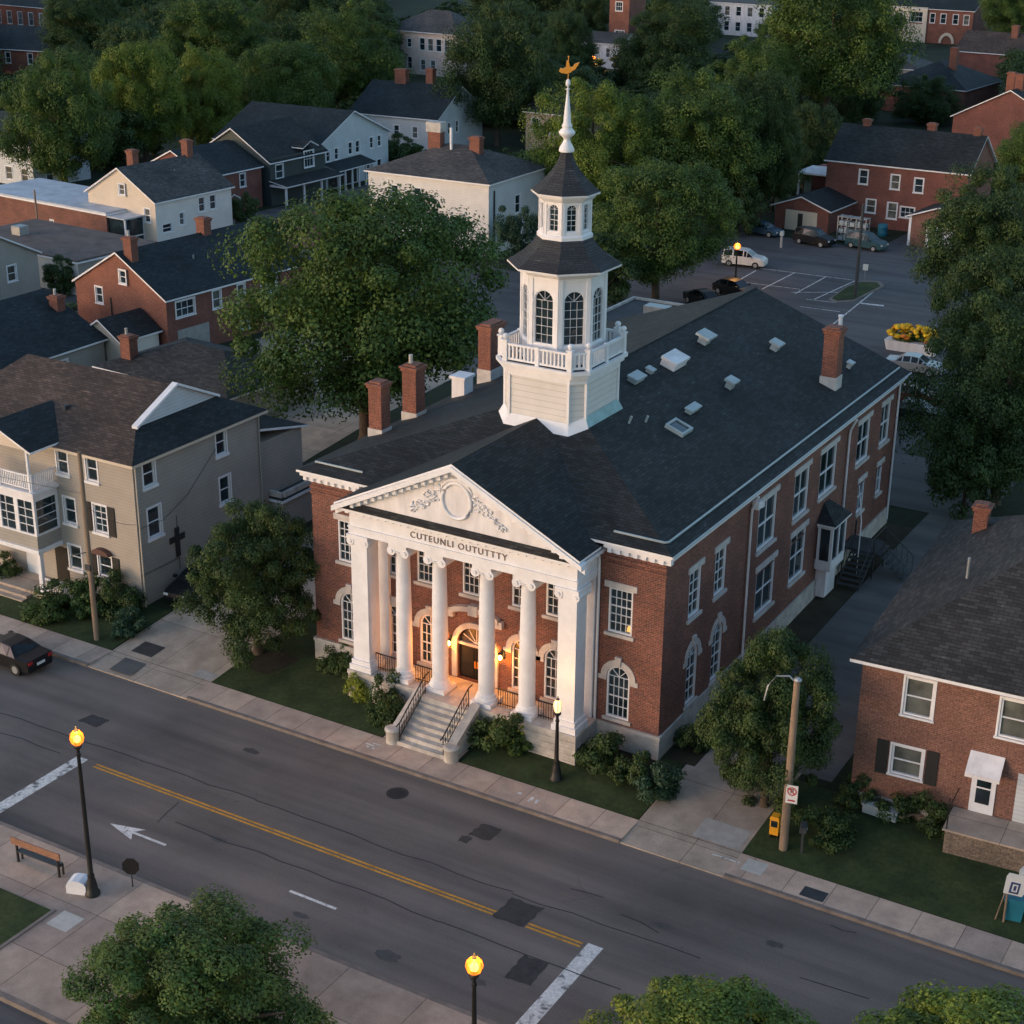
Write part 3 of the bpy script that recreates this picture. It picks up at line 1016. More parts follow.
# gutter rails set back from the eaves
mb = MB()
rp = lambda x: EZ+(W+.5-x)*(14.25-EZ)/(W+.5-RX)
fp = lambda y: EZ+(y+.5)*hs
mb.tube([(W-.1, .35, rp(W-.1)+.05), (W-.1, L, rp(W-.1)+.05)], .055, 6)
mb.tube([(16.5, .1, fp(.1)+.05), (W-.2, .1, fp(.1)+.05), (W-.1, .35, rp(W-.1)+.05)], .055, 6)
mb.build('gutter', PALEMETAL, roof)
mb = MB()
mb.tube([(.2, .15, fp(.15)+.05), (3.0, .15, fp(.15)+.05)], .055, 6)
mb.build('gutter', PALEMETAL, roof)
mb = MB()
mb.tube([(W+.52, -.5, EZ-.05), (W+.52, L+.4, EZ-.05)], .05, 6)
mb.build('gutter', PALEMETAL, roof)


def roof_z(x):
    return 14.25-(x-RX)*(14.25-EZ)/(W+.5-RX)


def vent(x, y, sx, sy, h, mat, kind='box', lift=0.0):
    b = MB(Matrix.Translation((x, y, roof_z(x))) @ Matrix.Rotation(math.atan(.3653), 4, 'Y'))
    if kind == 'box':
        b.box(-sx/2, sx/2, -sy/2, sy/2, -.05, h*.7)
        b.box(-sx/2-.06, sx/2+.06, -sy/2-.06, sy/2+.06, h*.7, h)
    elif kind == 'mush':
        b.box(-sx*.3, sx*.3, -sy*.3, sy*.3, -.05, h*.75)
        b.box(-sx/2, sx/2, -sy/2, sy/2, h*.75, h)
    elif kind == 'sky':
        b.box(-sx/2, sx/2, -sy/2, -sy/2+.12, -.05, h)
        b.box(-sx/2, sx/2, sy/2-.12, sy/2, -.05, h)
        b.box(-sx/2, -sx/2+.12, -sy/2+.12, sy/2-.12, -.05, h)
        b.box(sx/2-.12, sx/2, -sy/2+.12, sy/2-.12, -.05, h)
        b.cur = 1
        b.box(-sx/2+.12, sx/2-.12, -sy/2+.12, sy/2-.12, -.05, h*.6)
    elif kind == 'pipe':
        b.tube([(0, 0, -.1), (0, 0, h)], sx, 10)
    return b.build('skylight' if kind == 'sky' else 'roof_vent', [mat, GLASS], roof)


vent(11.47, 16.2, .85, 1.5, .5, WHITE_W)
vent(11.2, 20.6, .85, 1.1, .55, PALEMETAL, 'mush')
vent(13.8, 24.5, .7, .8, .5, PALEMETAL, 'mush')
vent(14.3, 12.6, .35, 1.05, .25, PALEMETAL)
vent(14.75, 10.1, 1.05, 1.15, .2, PALEMETAL, 'sky')
vent(14.3, 17.2, .6, .8, .5, PALEMETAL, 'mush')
vent(11.2, 12.4, .5, 1.0, .3, PALEMETAL)
vent(11.2, 14.0, .35, .35, .25, PALEMETAL)
vent(17.2, 27.4, .4, .5, .4, PALEMETAL, 'mush')
vent(13.1, 8.0, .06, .06, .4, PALEMETAL, 'pipe')
vent(13.5, 9.0, .06, .06, .35, PALEMETAL, 'pipe')


def chimney(parent, x, y, sx, sy, z0, z1, flash=True, pots=0, mat=None):
    b = MB()
    b.box(x-sx/2, x+sx/2, y-sy/2, y+sy/2, z0, z1-.35)
    b.box(x-sx/2-.07, x+sx/2+.07, y-sy/2-.07, y+sy/2+.07, z1-.35, z1-.2)
    b.box(x-sx/2-.12, x+sx/2+.12, y-sy/2-.12, y+sy/2+.12, z1-.197, z1-.1)
    b.box(x-sx/2+.05, x+sx/2-.05, y-sy/2+.05, y+sy/2-.05, z1-.097, z1)
    c = b.build('chimney', mat or CHIM, parent)
    if flash:
        f = MB()
        f.box(x-sx/2-.05, x+sx/2+.05, y-sy/2-.05, y+sy/2+.05, z0, z0+(z1-z0)*flash)
        f.build('flashing', LIMESTONE, c)
    for k in range(pots):
        f = MB()
        f.tube([(x-.15+.3*k, y, z1-.05), (x-.15+.3*k, y, z1+.45)], .11, 8)
        f.build('chimney_pot', STONE, c)
    return c


chimney(ct, .3, 5.4, .78, .78, 10.6, 13.7, .2)
chimney(ct, .3, 8.5, .85, .85, 10.6, 13.8, .2, 1)
chimney(ct, .2, 16.4, .8, 1.5, 10.6, 14.2, .28)
chimney(ct, 17.4, 24.0, .85, .85, 10.9, 14.75, .28, 0)
mb = MB()
zf = z_at(14.95, 31.9, 317)
mb.tube([(14.95, 31.9, 9.0), (14.95, 31.9, zf)], .12, 10)
mb.tube([(14.95, 31.9, zf), (14.95, 31.9, zf+.12)], .16, 10)
mb.build('flue_pipe', WHITE, ct)
mb = MB()
mb.box(.2, 1.0, 12.3, 13.2, 10.8, 12.0)
mb.box(.1, 1.1, 12.2, 13.3, 12.003, 12.15)
mb.build('roof_hatch', WHITE_W, ct)
# ---- main cornice with dentils
for x0, x1 in ((-.38, 3.15), (16.25, W+.38)):
    mb = MB()
    mb.box(x0, x1, -.38, .02, 10.3, 10.49)
    mb.box(x0+.12, x1-.06, -.24, .02, 10.06, 10.297)
    n = int((x1-x0)/.42)
    for k in range(n):
        xx = x0+.18+k*.42
        mb.box(xx, xx+.2, -.36, -.243, 10.1, 10.29)
    mb.build('cornice', WHITE, ct)
mb = MB()
mb.box(W+.003, W+.38, .023, L+.3, 10.3, 10.49)
mb.box(W+.003, W+.2, .023, L+.3, 10.06, 10.297)
mb.build('cornice', WHITE, ct)
mb = MB()
mb.box(-.38, -.003, .023, L+.3, 10.3, 10.49)
mb.build('cornice', WHITE, ct)
# ---- portico
mb = MB()
mb.box(3.55, 16.05, -2.15, -.14, -.2, 1.64)
mb.box(3.5, 7.55, -2.22, -.2, 1.45, 1.655)
mb.box(11.15, 16.1, -2.22, -.2, 1.45, 1.655)
for k in range(5):
    mb.box(3.52, 16.08, -2.18, -2.12, .0+k*.33, .3+k*.33)
mb.build('portico_base', STONE, ct)


def column(cx, cy):
    b = MB()
    b.box(cx-.55, cx+.55, cy-.55, cy+.55, 1.657, 1.86)
    b.lathe([(.5, 1.861), (.54, 1.93), (.5, 2.0), (.45, 2.04), (.47, 2.1), (.43, 2.16), (.39, 2.2)], (cx, cy), 24)
    b.lathe([(.385, 2.2), (.385, 4.0), (.37, 5.5), (.345, 7.0), (.325, 8.15), (.35, 8.2), (.33, 8.24)], (cx, cy), 24)
    o = b.build('column', WHITE, ct)
    c = MB()
    for s in (-1, 1):
        xx = cx+s*.38
        c.rings([[(xx+.23*math.cos(2*math.pi*i/16), yy, 8.36+.23*math.sin(2*math.pi*i/16)) for i in range(16)] for yy in (cy-.44, cy+.44)], False)
        c.rings([[(xx+.1*math.cos(2*math.pi*i/12), yy, 8.36+.1*math.sin(2*math.pi*i/12)) for i in range(12)] for yy in (cy-.49, cy-.44)], False)
    c.box(cx-.42, cx+.42, cy-.42, cy+.42, 8.38, 8.56)
    c.lathe([(.38, 8.24), (.46, 8.3), (.46, 8.37)], (cx, cy), 20)
    c.box(cx-.5, cx+.5, cy-.48, cy+.48, 8.562, 8.75)
    c.build('capital', WHITE, o)


def pier(cx, cy):
    b = MB()
    b.box(cx-.62, cx+.62, cy-.62, cy+.62, 1.657, 1.95)
    b.box(cx-.54, cx+.54, cy-.54, cy+.54, 1.952, 2.2)
    b.box(cx-.46, cx+.46, cy-.46, cy+.46, 2.2, 8.2)
    o = b.build('corner_pier', WHITE, ct)
    c = MB()
    c.box(cx-.5, cx+.5, cy-.5, cy+.5, 8.2, 8.3)
    for s in (-1, 1):
        xx = cx+s*.42
        c.rings([[(xx+.21*math.cos(2*math.pi*i/16), yy, 8.4+.21*math.sin(2*math.pi*i/16)) for i in range(16)] for yy in (cy-.56, cy+.56)], False)
        c.rings([[(xx+.09*math.cos(2*math.pi*i/12), yy, 8.4+.09*math.sin(2*math.pi*i/12)) for i in range(12)] for yy in (cy-.6, cy-.56)], False)
    c.box(cx-.47, cx+.47, cy-.53, cy+.53, 8.302, 8.56)
    c.box(cx-.6, cx+.6, cy-.6, cy+.6, 8.562, 8.75)
    c.build('capital', WHITE, o)


for x in (6.4, 8.42, 10.98, 13.15):
    column(x, -1.5)
for x in (4.2, 15.4):
    pier(x, -1.5)
    b = MB()
    b.box(x-.42, x+.42, -.22, .02, 1.66, 8.74)
    b.build('pilaster', WHITE, ct)
mb = MB()
mb.box(3.72, 15.88, -2.02, .02, 8.752, 9.1)
mb.box(3.66, 15.94, -2.08, .02, 9.102, 9.16)
mb.box(3.74, 15.86, -2.0, .02, 9.162, 9.85)
mb.box(3.6, 16.0, -2.14, .02, 9.852, 9.95)
for k in range(30):
    xx = 3.66+k*.416
    mb.box(xx, xx+.2, -2.24, -2.143, 9.86, 10.0)
for k in range(5):
    yy = -1.9+k*.416
    mb.box(16.003, 16.1, yy, yy+.2, 9.86, 10.0)
mb.box(3.4, 16.2, -2.4, .02, 10.003, 10.14)
mb.build('entablature', WHITE, ct)
mb = MB()
mb.hexa([(3.35, -2.44, 10.142), (16.25, -2.44, 10.142), (15.6, -2.02, 10.142), (3.95, -2.02, 10.142)], [(3.35, -2.44, 10.19), (16.25, -2.44, 10.19), (15.6, -2.02, 10.34), (3.95, -2.02, 10.34)])
mb.build('cornice_roof', ROOF_RB, ct)
mb = MB()
mb.prism_y([(3.8, 10.15), (15.6, 10.15), (RX, 13.2)], -2.0, -1.8)
ped = mb.build('pediment', WHITE_W, ct)
mb = MB()
for s in (-1, 1):
    x0 = RX+s*6.62
    for y0, y1, za, zb in ((-2.52, -2.02, -.36, -.103), (-2.2, -2.003, -.6, -.363)):
        q = [(x0, PTZ-.08+za), (RX, PAZ+za), (RX, PAZ+zb), (x0, PTZ-.08+zb)]
        mb.prism_y(q if s < 0 else q[::-1], y0, y1)
    for k in range(15):
        xx = RX+s*(.35+k*.4)
        zz = PAZ-abs(xx-RX)*ks-.62
        mb.box(xx-.1, xx+.1, -2.36, -2.203, zz+.04, zz+.22)
mb.build('raking_cornice', WHITE, ct)
# oval medallion with scrolled foliage
mb = MB()
cx, cz = 9.7, 11.62
ell = [(cx+.76*math.cos(2*math.pi*i/28), -1.74, cz+.84*math.sin(2*math.pi*i/28)) for i in range(29)]
mb.tube(ell, .085, 8, False)
mb.tube([(cx+.93*math.cos(math.pi*(.15+.7*i/10)), -1.72, cz+1.0*math.sin(math.pi*(.15+.7*i/10))) for i in range(11)], [.03, .06, .08, .1, .1, .11, .1, .1, .08, .06, .03], 6)
rnd = random.Random(5)
for s in (-1, 1):
    for k in range(30):
        t = k/29
        x = cx+s*(.92+1.6*t)
        zt = cz+.35-1.25*t
        z = zt+rnd.uniform(-.45, .25)*(1-t*.6)
        z = max(z, 10.72)
        r = rnd.uniform(.06, .13)
        a0 = rnd.uniform(0, 6.28)
        mb.tube([(x+r*math.cos(a0+j*.75), -1.72-.012*j, z+r*(1-.1*j)*math.sin(a0+j*.75)) for j in range(6)], [.035, .04, .04, .035, .03, .02], 5)
mb.build('medallion', WHITE, ped).location.y = -.3
# frieze lettering
fc = bpy.data.curves.new('frieze_text', 'FONT')
fc.body = 'CUTEUNLI OUTUTTTY'
fc.size = .43
fc.extrude = .02
fc.align_x = 'CENTER'
fc.space_character = 1.22
ft = bpy.data.objects.new('frieze_text', fc)
COL.objects.link(ft)
dg = bpy.context.evaluated_depsgraph_get()
tm = bpy.data.meshes.new_from_object(ft.evaluated_get(dg))
bpy.data.objects.remove(ft)
tm.materials.clear()
tm.materials.append(mat_paint('bronze_letters', (.17, .12, .10), .6, .2, 3))
lt = bpy.data.objects.new('lettering', tm)
COL.objects.link(lt)
lt.parent = ct
lt.location = (9.75, -2.015, 9.33)
lt.rotation_euler = (R(90), 0, 0)
# ---- front steps
SX = 9.32
mb = MB()
for k in range(8):
    zt = 1.6-k*.2
    mb.box(SX-1.35, SX+1.35, -2.5-k*.3, -2.16, zt-.21 if k < 7 else -.1, zt)
mb.box(SX-1.35, SX+1.35, -2.6, -.15, 1.4, 1.66)
mb.build('front_steps', STONE, ct)
for s in (-1, 1):
    b = MB()
    x0, x1 = (SX-1.72, SX-1.36) if s < 0 else (SX+1.36, SX+1.72)
    b.hexa([(x0, -4.3, -.1), (x1, -4.3, -.1), (x1, -2.2, -.1), (x0, -2.2, -.1)], [(x0, -4.3, .62), (x1, -4.3, .62), (x1, -2.2, 1.75), (x0, -2.2, 1.75)])
    b.lathe([(.34, -.1), (.34, .6), (.39, .64), (.39, .72), (.25, .76)], ((x0+x1)/2+s*.06, -4.45), 18)
    b.hexa([(x0-.04, -4.3, .62), (x1+.04, -4.3, .62), (x1+.04, -2.2, 1.75), (x0-.04, -2.2, 1.75)], [(x0-.04, -4.3, .74), (x1+.04, -4.3, .74), (x1+.04, -2.2, 1.87), (x0-.04, -2.2, 1.87)])
    b.build('step_cheek_wall', STONE, ct)
    h = MB()
    xr = SX+s*1.2
    top = [(xr, -4.75, 1.05), (xr, -4.5, 1.12), (xr, -2.35, 2.62), (xr, -2.0, 2.66)]
    h.tube(top, .035, 6)
    h.tube([(x, y, z-.75) for x, y, z in top[1:3]], .022, 5)
    for k in range(12):
        t = k/11
        yy = -4.5+2.15*t
        zz = 1.12+1.5*t
        h.tube([(xr, yy, zz-(.95 if k in (0, 11) else .75)), (xr, yy, zz)], .026 if k in (0, 11) else .014, 5)
        if 0 < k < 11:
            h.tube([(xr, yy-.08, zz-.4), (xr, yy, zz-.25), (xr, yy+.08, zz-.34), (xr, yy, zz-.5), (xr, yy-.08, zz-.4)], .012, 4)
    h.build('handrail', IRON, ct)
for xa, xb in ((4.7, 5.8), (7.0, 7.95), (11.6, 12.65), (13.75, 14.85)):
    h = MB()
    h.box(xa, xb, -1.52, -1.48, 2.52, 2.57)
    h.box(xa, xb, -1.515, -1.485, 1.78, 1.82)
    n = int((xb-xa)/.13)
    for k in range(n+1):
        x = xa+.02+(xb-xa-.04)*k/n
        h.box(x-.012, x+.012, -1.512, -1.488, 1.66, 2.52)
    h.build('portico_railing', IRON, ct)
# ---- entrance door
mb = MB(FF.M)
mb.box(8.36, 9.28, .1, .16, 1.67, 3.4)
mb.box(9.32, 10.24, .1, .16, 1.67, 3.4)
for x in (8.5, 9.46):
    for z0, z1 in ((1.8, 2.35), (2.5, 3.25)):
        mb.box(x, x+.64, .07, .099, z0, z1)
mb.box(8.3, 10.3, .17, .19, 1.66, 4.45)
dr = mb.build('entrance_door', DOOR_DK, ct)
b = MB(FF.M)
b.box(9.2, 9.26, .03, .07, 2.3, 2.65)
b.box(9.34, 9.4, .03, .07, 2.3, 2.65)
b.build('door_handle', GOLD, dr)
b = MB(FF.M)
n = 14
b.poly([(9.3+.9*math.cos(math.pi*i/n), .12, 3.55+.82*math.sin(math.pi*i/n)) for i in range(n+1)])
fan = b.build('fanlight', GLASS_WARM, dr)
b = MB(FF.M)
for k in range(1, 6):
    a = math.pi*k/6
    b.prism_y([(9.3-.015*math.sin(a), 3.55+.015*math.cos(a)), (9.3+.015*math.sin(a), 3.55-.015*math.cos(a)), (9.3+.86*math.cos(a)+.015*math.sin(a), 3.55+.8*math.sin(a)-.015*math.cos(a)), (9.3+.86*math.cos(a)-.015*math.sin(a), 3.55+.8*math.sin(a)+.015*math.cos(a))], .08, .115)
b.build('fanlight_bars', WHITE, dr)
b = MB(FF.M)
for i in range(n):
    a0, a1 = math.pi*i/n, math.pi*(i+1)/n
    b.prism_y([(9.3+rr*math.cos(a), 3.45+rr*math.sin(a)) for rr, a in ((1.28, a0), (1.28, a1), (1.004, a1), (1.004, a0))], -.12, .03)
b.box(8.02, 8.296, -.12, .03, 1.67, 3.45)
b.box(10.304, 10.58, -.12, .03, 1.67, 3.45)
b.box(8.3, 10.3, -.02, .12, 3.42, 3.56)
b.build('door_surround', LIMESTONE, ct)
b = MB(FF.M)
for i in range(10):
    t0, t1 = -1+i*.2, -.8+i*.2
    z = lambda t: 5.35-.3*t*t
    b.prism_y([(9.3+1.35*t0, z(t0)), (9.3+1.35*t1, z(t1)), (9.3+1.35*t1, z(t1)+.26), (9.3+1.35*t0, z(t0)+.26)], -.28, .03)
b.box(9.05, 9.55, -.34, .03, 5.2, 5.72)
b.box(7.75, 8.15, -.24, .03, 4.85, 5.2)
b.box(10.45, 10.85, -.24, .03, 4.85, 5.2)
b.build('door_hood', LIMESTONE, ct)


for _o in ct.children:
    if _o.name.split('.')[0] in ('entrance_door', 'door_surround', 'door_hood'):
        _o.location.x = .15


def add_point(name, loc, energy, col, rad, parent=None):
    l = bpy.data.lights.new(name, 'POINT')
    l.energy = energy
    l.color = col
    l.shadow_soft_size = rad
    o = bpy.data.objects.new(name, l)
    COL.objects.link(o)
    o.location = loc
    if parent:
        o.parent = parent
    return o


for x in (8.12, 10.98):
    b = MB()
    b.box(x-.08, x+.08, -.06, .02, 3.3, 3.75)
    b.tube([(x, -.06, 3.6), (x, -.2, 3.75), (x, -.3, 3.72)], .02, 6)
    b.lathe([(.02, 3.72), (.13, 3.66), (.14, 3.64)], (x, -.3), 8)
    b.lathe([(.09, 3.22), (.02, 3.17)], (x, -.3), 8)
    for a in range(4):
        b.tube([(x+.12*math.cos(a*1.57+.78), -.3+.12*math.sin(a*1.57+.78), 3.65), (x+.09*math.cos(a*1.57+.78), -.3+.09*math.sin(a*1.57+.78), 3.22)], .008, 4)
    lm = b.build('wall_lantern', IRON, ct)
    b = MB()
    b.ball((x, -.3, 3.44), .085, 10, 6, 1.5)
    b.build('bulb', LAMP_BULB, lm)
    add_point('lantern_light', (x, -.45, 3.42), 55, (1.0, .30, .02), .07, ct)
# ---- downspouts
for face, pts_ in ((0, [(15.95, -.42, 10.25), (15.95, -.16, 9.7), (15.95, -.12, 9.4), (15.95, -.12, .4)]), (1, [(W+.42, 9.1, 10.2), (W+.14, 9.1, 9.5), (W+.1, 9.15, 9.2), (W+.1, 9.2, .9)]),
                   (1, [(W+.42, 22.6, 10.2), (W+.14, 22.6, 9.6), (W+.1, 22.6, 9.3), (W+.1, 22.6, 1.3)]), (1, [(W+.1, L-.15, 10.0), (W+.1, L-.15, 1.5)])):
    b = MB()
    b.tube(pts_, .065, 8)
    b.build('downspout', WHITE_W, ct)
# ---- side bay and stair
b = MB()
by0, by1, bz0, bz1 = 18.9, 21.0, 2.7, 5.4
b.box(W+.01, W+.9, by0, by1, bz0, bz0+.55)
b.box(W+.01, W+.9, by0, by1, bz1-.3, bz1)
for x, y in ((W+.06, by0), (W+.75, by0), (W+.75, by1-.15), (W+.06, by1-.15), (W+.75, (by0+by1)/2-.08)):
    b.box(x, x+.15, y, y+.15, bz0+.55, bz1-.3)
b.box(W+.01, W+.6, by0+.3, by1-.3, 1.0, bz0)
bay = b.build('bay_window', WHITE_W, ct)
b = MB()
b.box(W+.03, W+.84, by0+.06, by1-.06, bz0+.55, bz1-.3)
b.build('pane', GLASS, bay)
b = MB()
b.shell([[(W+1.08, by0-.2, bz1), (W+1.08, by1+.2, bz1), (W+.05, by1-.7, bz1+.9), (W+.05, by0+.7, bz1+.9)], [(W+.05, by0-.2, bz1), (W+1.08, by0-.2, bz1), (W+.05, by0+.7, bz1+.9)], [(W+1.08, by1+.2, bz1), (W+.05, by1+.2, bz1), (W+.05, by1-.7, bz1+.9)]], .1)
b.build('bay_roof', [ROOF, WHITE_W], bay)
b = MB()
b.box(W+.1, W+2.0, 22.9, 24.9, 2.5, 2.6)
for k in range(7):
    b.box(W+.7, W+2.0, 22.9-.3*k-.3, 22.9-.3*k, 2.45-k*.2, 2.5-k*.2)
for x in (W+.7, W+1.95):
    b.tube([(x, 22.9, 3.5), (x, 20.8, 2.1)], .03, 5)
    for k in range(6):
        b.tube([(x, 22.9-.4*k, 2.5-.27*k), (x, 22.9-.4*k, 3.5-.27*k)], .018, 4)
    b.tube([(x, 22.9, 2.5), (x, 20.8, 1.1)], .04, 5)
for k in range(6):
    b.box(W+2.0+.28*k, W+2.28+.28*k, 23.2, 24.8, 2.4-k*.22, 2.45-k*.22)
for y in (23.2, 24.8):
    b.tube([(W+2, y, 3.4), (W+3.7, y, 2.1)], .03, 5)
    for k in range(6):
        b.tube([(W+2+.33*k, y, 2.45-.26*k), (W+2+.33*k, y, 3.4-.26*k)], .018, 4)
for x in (W+.2, W+1.95):
    for y in (22.95, 24.85):
        b.box(x-.04, x+.04, y-.04, y+.04, .9, 3.5)
b.tube([(W+1.95, 22.95, 3.5), (W+1.95, 24.85, 3.5)], .025, 5)
b.build('side_stair', DKMETAL, ct)
b = MB()
b.tube([(W+.15, 24.9, 5.6), (W+1.2, 22.6, 4.4), (W+1.2, 22.6, 1.2)], .03, 6)
b.build('pipe_rail', WHITE_W, ct)
b = MB()
b.box(W+.02, W+.35, 9.35, 9.8, 9.4, 9.8)
b.box(W+.02, W+.3, 9.95, 10.25, 9.3, 9.6)
b.build('wall_unit', WHITE_W, ct)
# ---- rear wing
b = MB()
b.box(-4.2, 4.6, 31.05, 43, .6, 9.0)
rw = b.build('rear_wing', BRICK_DK, ct)
b = MB()
b.box(-4.3, 4.7, 31.55, 43.1, 9.003, 9.12)
b.cur = 1
b.box(-4.3, -4.1, 31.55, 43.1, 9.123, 9.28)
b.box(-4.09, 4.7, 42.9, 43.1, 9.123, 9.28)
b.cur = 2
b.box(-1.5, .2, 39.0, 40.0, 9.123, 9.9)
b.box(-1.0, .6, 34.8, 35.4, 9.123, 9.5)
b.build('wing_roof', [FLATROOF, STONE, STEEL], rw)

# ---- cupola tower
TX, TY, TH, TC = 9.78, 7.25, 2.2, .6
tb = MB()


def cham(h, c):
    return [(TX-h+c, TY-h), (TX+h-c, TY-h), (TX+h, TY-h+c), (TX+h, TY+h-c), (TX+h-c, TY+h), (TX-h+c, TY+h), (TX-h, TY+h-c), (TX-h, TY-h+c)]


tb.prism(cham(TH, TC), 11.5, 15.75)
tower = tb.build('tower', TOWERSIDE, ct)
tb = MB()
for x, y in cham(TH+.01, TC):
    tb.box(x-.06, x+.06, y-.06, y+.06, 11.6, 15.7)
tb.prism(cham(TH+.08, TC), 15.45, 15.72)
tb.prism(cham(TH+.22, TC), 15.751, 15.95)
tb.prism(cham(TH+.36, TC+.05), 15.952, 16.12)
tb.build('tower_trim', WHITE, tower)
tb = MB()
a, b_ = cham(TH+.28, TC+.1), cham(TH+.02, TC)
for z0 in (12.0,):
    zb = [min(fp(y), roof_z(x) if x > RX else 99, EZ+(x+.5)*(14.25-EZ)/(RX+.5)) for x, y in a]
    zt = [min(fp(y), roof_z(x) if x > RX else 99, EZ+(x+.5)*(14.25-EZ)/(RX+.5)) + .42 for x, y in b_]
    for i in range(8):
        j = (i+1) % 8
        tb.cur = 1 if i in (2, 3) else 0
        tb.poly([(*a[i], zb[i]-.02), (*a[j], zb[j]-.02), (*b_[j], zt[j]), (*b_[i], zt[i])])
tb.build('tower_skirt', [WHITE, COPPER], tower)
# balustrade
tb = MB()
rp_ = cham(TH+.16, TC+.02)
for x, y in rp_:
    tb.box(x-.12, x+.12, y-.12, y+.12, 16.122, 17.1)
    tb.box(x-.16, x+.16, y-.16, y+.16, 17.1, 17.16)
    tb.ball((x, y, 17.31), .15, 10, 6)
for i in range(8):
    p, q = Vector(rp_[i]), Vector(rp_[(i+1) % 8])
    d = (q-p).normalized()
    nn = Vector((-d.y, d.x))
    for z0, z1, w in ((16.2, 16.3, .05), (16.9, 17.0, .07)):
        tb.hexa([(*(p-nn*w), z0), (*(q-nn*w), z0), (*(q+nn*w), z0), (*(p+nn*w), z0)], [(*(p-nn*w), z1), (*(q-nn*w), z1), (*(q+nn*w), z1), (*(p+nn*w), z1)])
    n = max(2, int((q-p).length/.2))
    for k in range(1, n):
        c = p.lerp(q, k/n)
        tb.box(c.x-.045, c.x+.045, c.y-.045, c.y+.045, 16.3, 16.9)
    if (q-p).length > 2:
        c = (p+q)/2
        tb.box(c.x-.1, c.x+.1, c.y-.1, c.y+.1, 16.122, 17.03)
tb.build('balustrade', WHITE, tower)
tb = MB()
tb.prism(cham(TH+.2, TC), 16.121, 16.14)
tb.build('tower_deck', FLATROOF, tower)


def octagon(r, z):
    return [(TX+r*math.cos(R(22.5+45*k)), TY+r*math.sin(R(22.5+45*k)), z) for k in range(8)]


def lantern_stage(rc, z0, z1, wz0, wz1, ww, cols, rows, nm):
    b = MB()
    hw = rc*math.sin(R(22.5))
    ap = rc*math.cos(R(22.5))
    faces = []
    for k in range(8):
        an = R(45*k)
        n = (math.cos(an), math.sin(an), 0)
        ux = (-math.sin(an), math.cos(an), 0)
        F = Face((TX+n[0]*ap-ux[0]*hw, TY+n[1]*ap-ux[1]*hw, 0), ux, n)
        faces.append(F)
        wall_holes(b, F, 0, 2*hw, z0, z1, [(hw-ww/2, hw+ww/2, wz0, wz1, True)], .14)
        T0 = b.T
        b.T = F.M
        e = .1*rc
        b.box(.0, e, -.05, .02, z0, z1)
        b.box(2*hw-e, 2*hw, -.05, .02, z0, z1)
        b.box(e, 2*hw-e, -.03, .02, wz0-.16, wz0-.04)
        zi = wz1-ww/2
        b.box(e, hw-ww/2-.02, -.03, .02, zi-.05, zi+.03)
        b.box(hw+ww/2+.02, 2*hw-e, -.03, .02, zi-.05, zi+.03)
        b.box(e, 2*hw-e, -.03, .02, z1-.25, z1-.1)
        b.T = T0
    b.rings([octagon(rc+.12, z0-.12), octagon(rc+.12, z0+.04), octagon(rc+.04, z0+.12)], False)
    b.rings([octagon(rc+.02, z1-.12), octagon(rc+.12, z1-.08), octagon(rc+.22, z1+.06), octagon(rc+.22, z1+.12)], False)
    o = b.build(nm, WHITE, tower)
    for F in faces:
        window(o, F, hw-ww/2, hw+ww/2, wz0, wz1, True, cols, rows, .045, sill=None, name='lantern_window', mun=.013)
    return o


lantern_stage(2.02, 16.15, 20.35, 17.05, 19.65, 1.02, 3, 5, 'belfry')
lantern_stage(1.2, 21.95, 23.7, 22.22, 23.5, .52, 2, 4, 'upper_lantern')


TOWER_ROOF = mat_shingle('slate_shingle', (.045, .047, .054), .14, .12)


def bell_roof(r0, r1, z0, z1, nm, pw=1.9):
    b = MB()
    rs = []
    for i in range(9):
        t = i/8
        rs.append(octagon(r1+(r0-r1)*(1-t)**pw, z0+(z1-z0)*t))
    b.rings(rs, False, False)
    b.cur = 1
    b.rings([octagon(r0-.25, z0-.16), octagon(r0-.02, z0-.1), octagon(r0, z0)], False, False)
    b.poly(octagon(r0-.25, z0-.16))
    return b.build(nm, [TOWER_ROOF, WHITE], tower)


bell_roof(2.72, 1.28, 20.62, 22.0, 'belfry_roof', 1.7)
bell_roof(1.62, .26, 23.95, 25.8, 'spire_roof', 1.75)
tb = MB()
tb.lathe([(.34, 25.72), (.36, 25.8), (.3, 25.95), (.18, 26.15), (.14, 26.28), (.22, 26.38), (.36, 26.5), (.38, 26.6), (.3, 26.7), (.2, 26.78), (.24, 26.84), (.24, 26.9), (.18, 27.0), (.14, 27.5), (.08, 28.1), (.045, 28.45), (.04, 28.5)], (TX, TY), 14)
tb.lathe([(.03, 28.45), (.12, 28.5), (.03, 28.55), (.03, 28.6), (.1, 28.68), (.11, 28.75), (.08, 28.9), (.02, 28.95)], (TX, TY), 10)
tb.build('finial', WHITE, tower)
tb = MB()
tb.tube([(TX, TY, 28.9), (TX, TY, 29.9)], .018, 6)
tb.ball((TX, TY, 29.92), .04, 8, 5)
# a gilded bird vane about the pole
M0 = Matrix.Translation((TX, TY, 29.35)) @ Matrix.Rotation(R(28), 4, 'Z')
tb.T = M0
bird = [(-.42, -.08), (-.3, -.15), (-.05, -.17), (.1, -.12), (.18, -.04), (.3, .02), (.4, .16), (.5, .34), (.38, .3), (.28, .26), (.2, .14), (.08, .12), (.0, .38), (-.08, .42), (-.12, .12), (-.24, .04), (-.36, .08)]
tb.prism_y(bird, -.05, .05)
tb.T = None
tb.build('weathervane', GOLD, tower)
#@@PART3

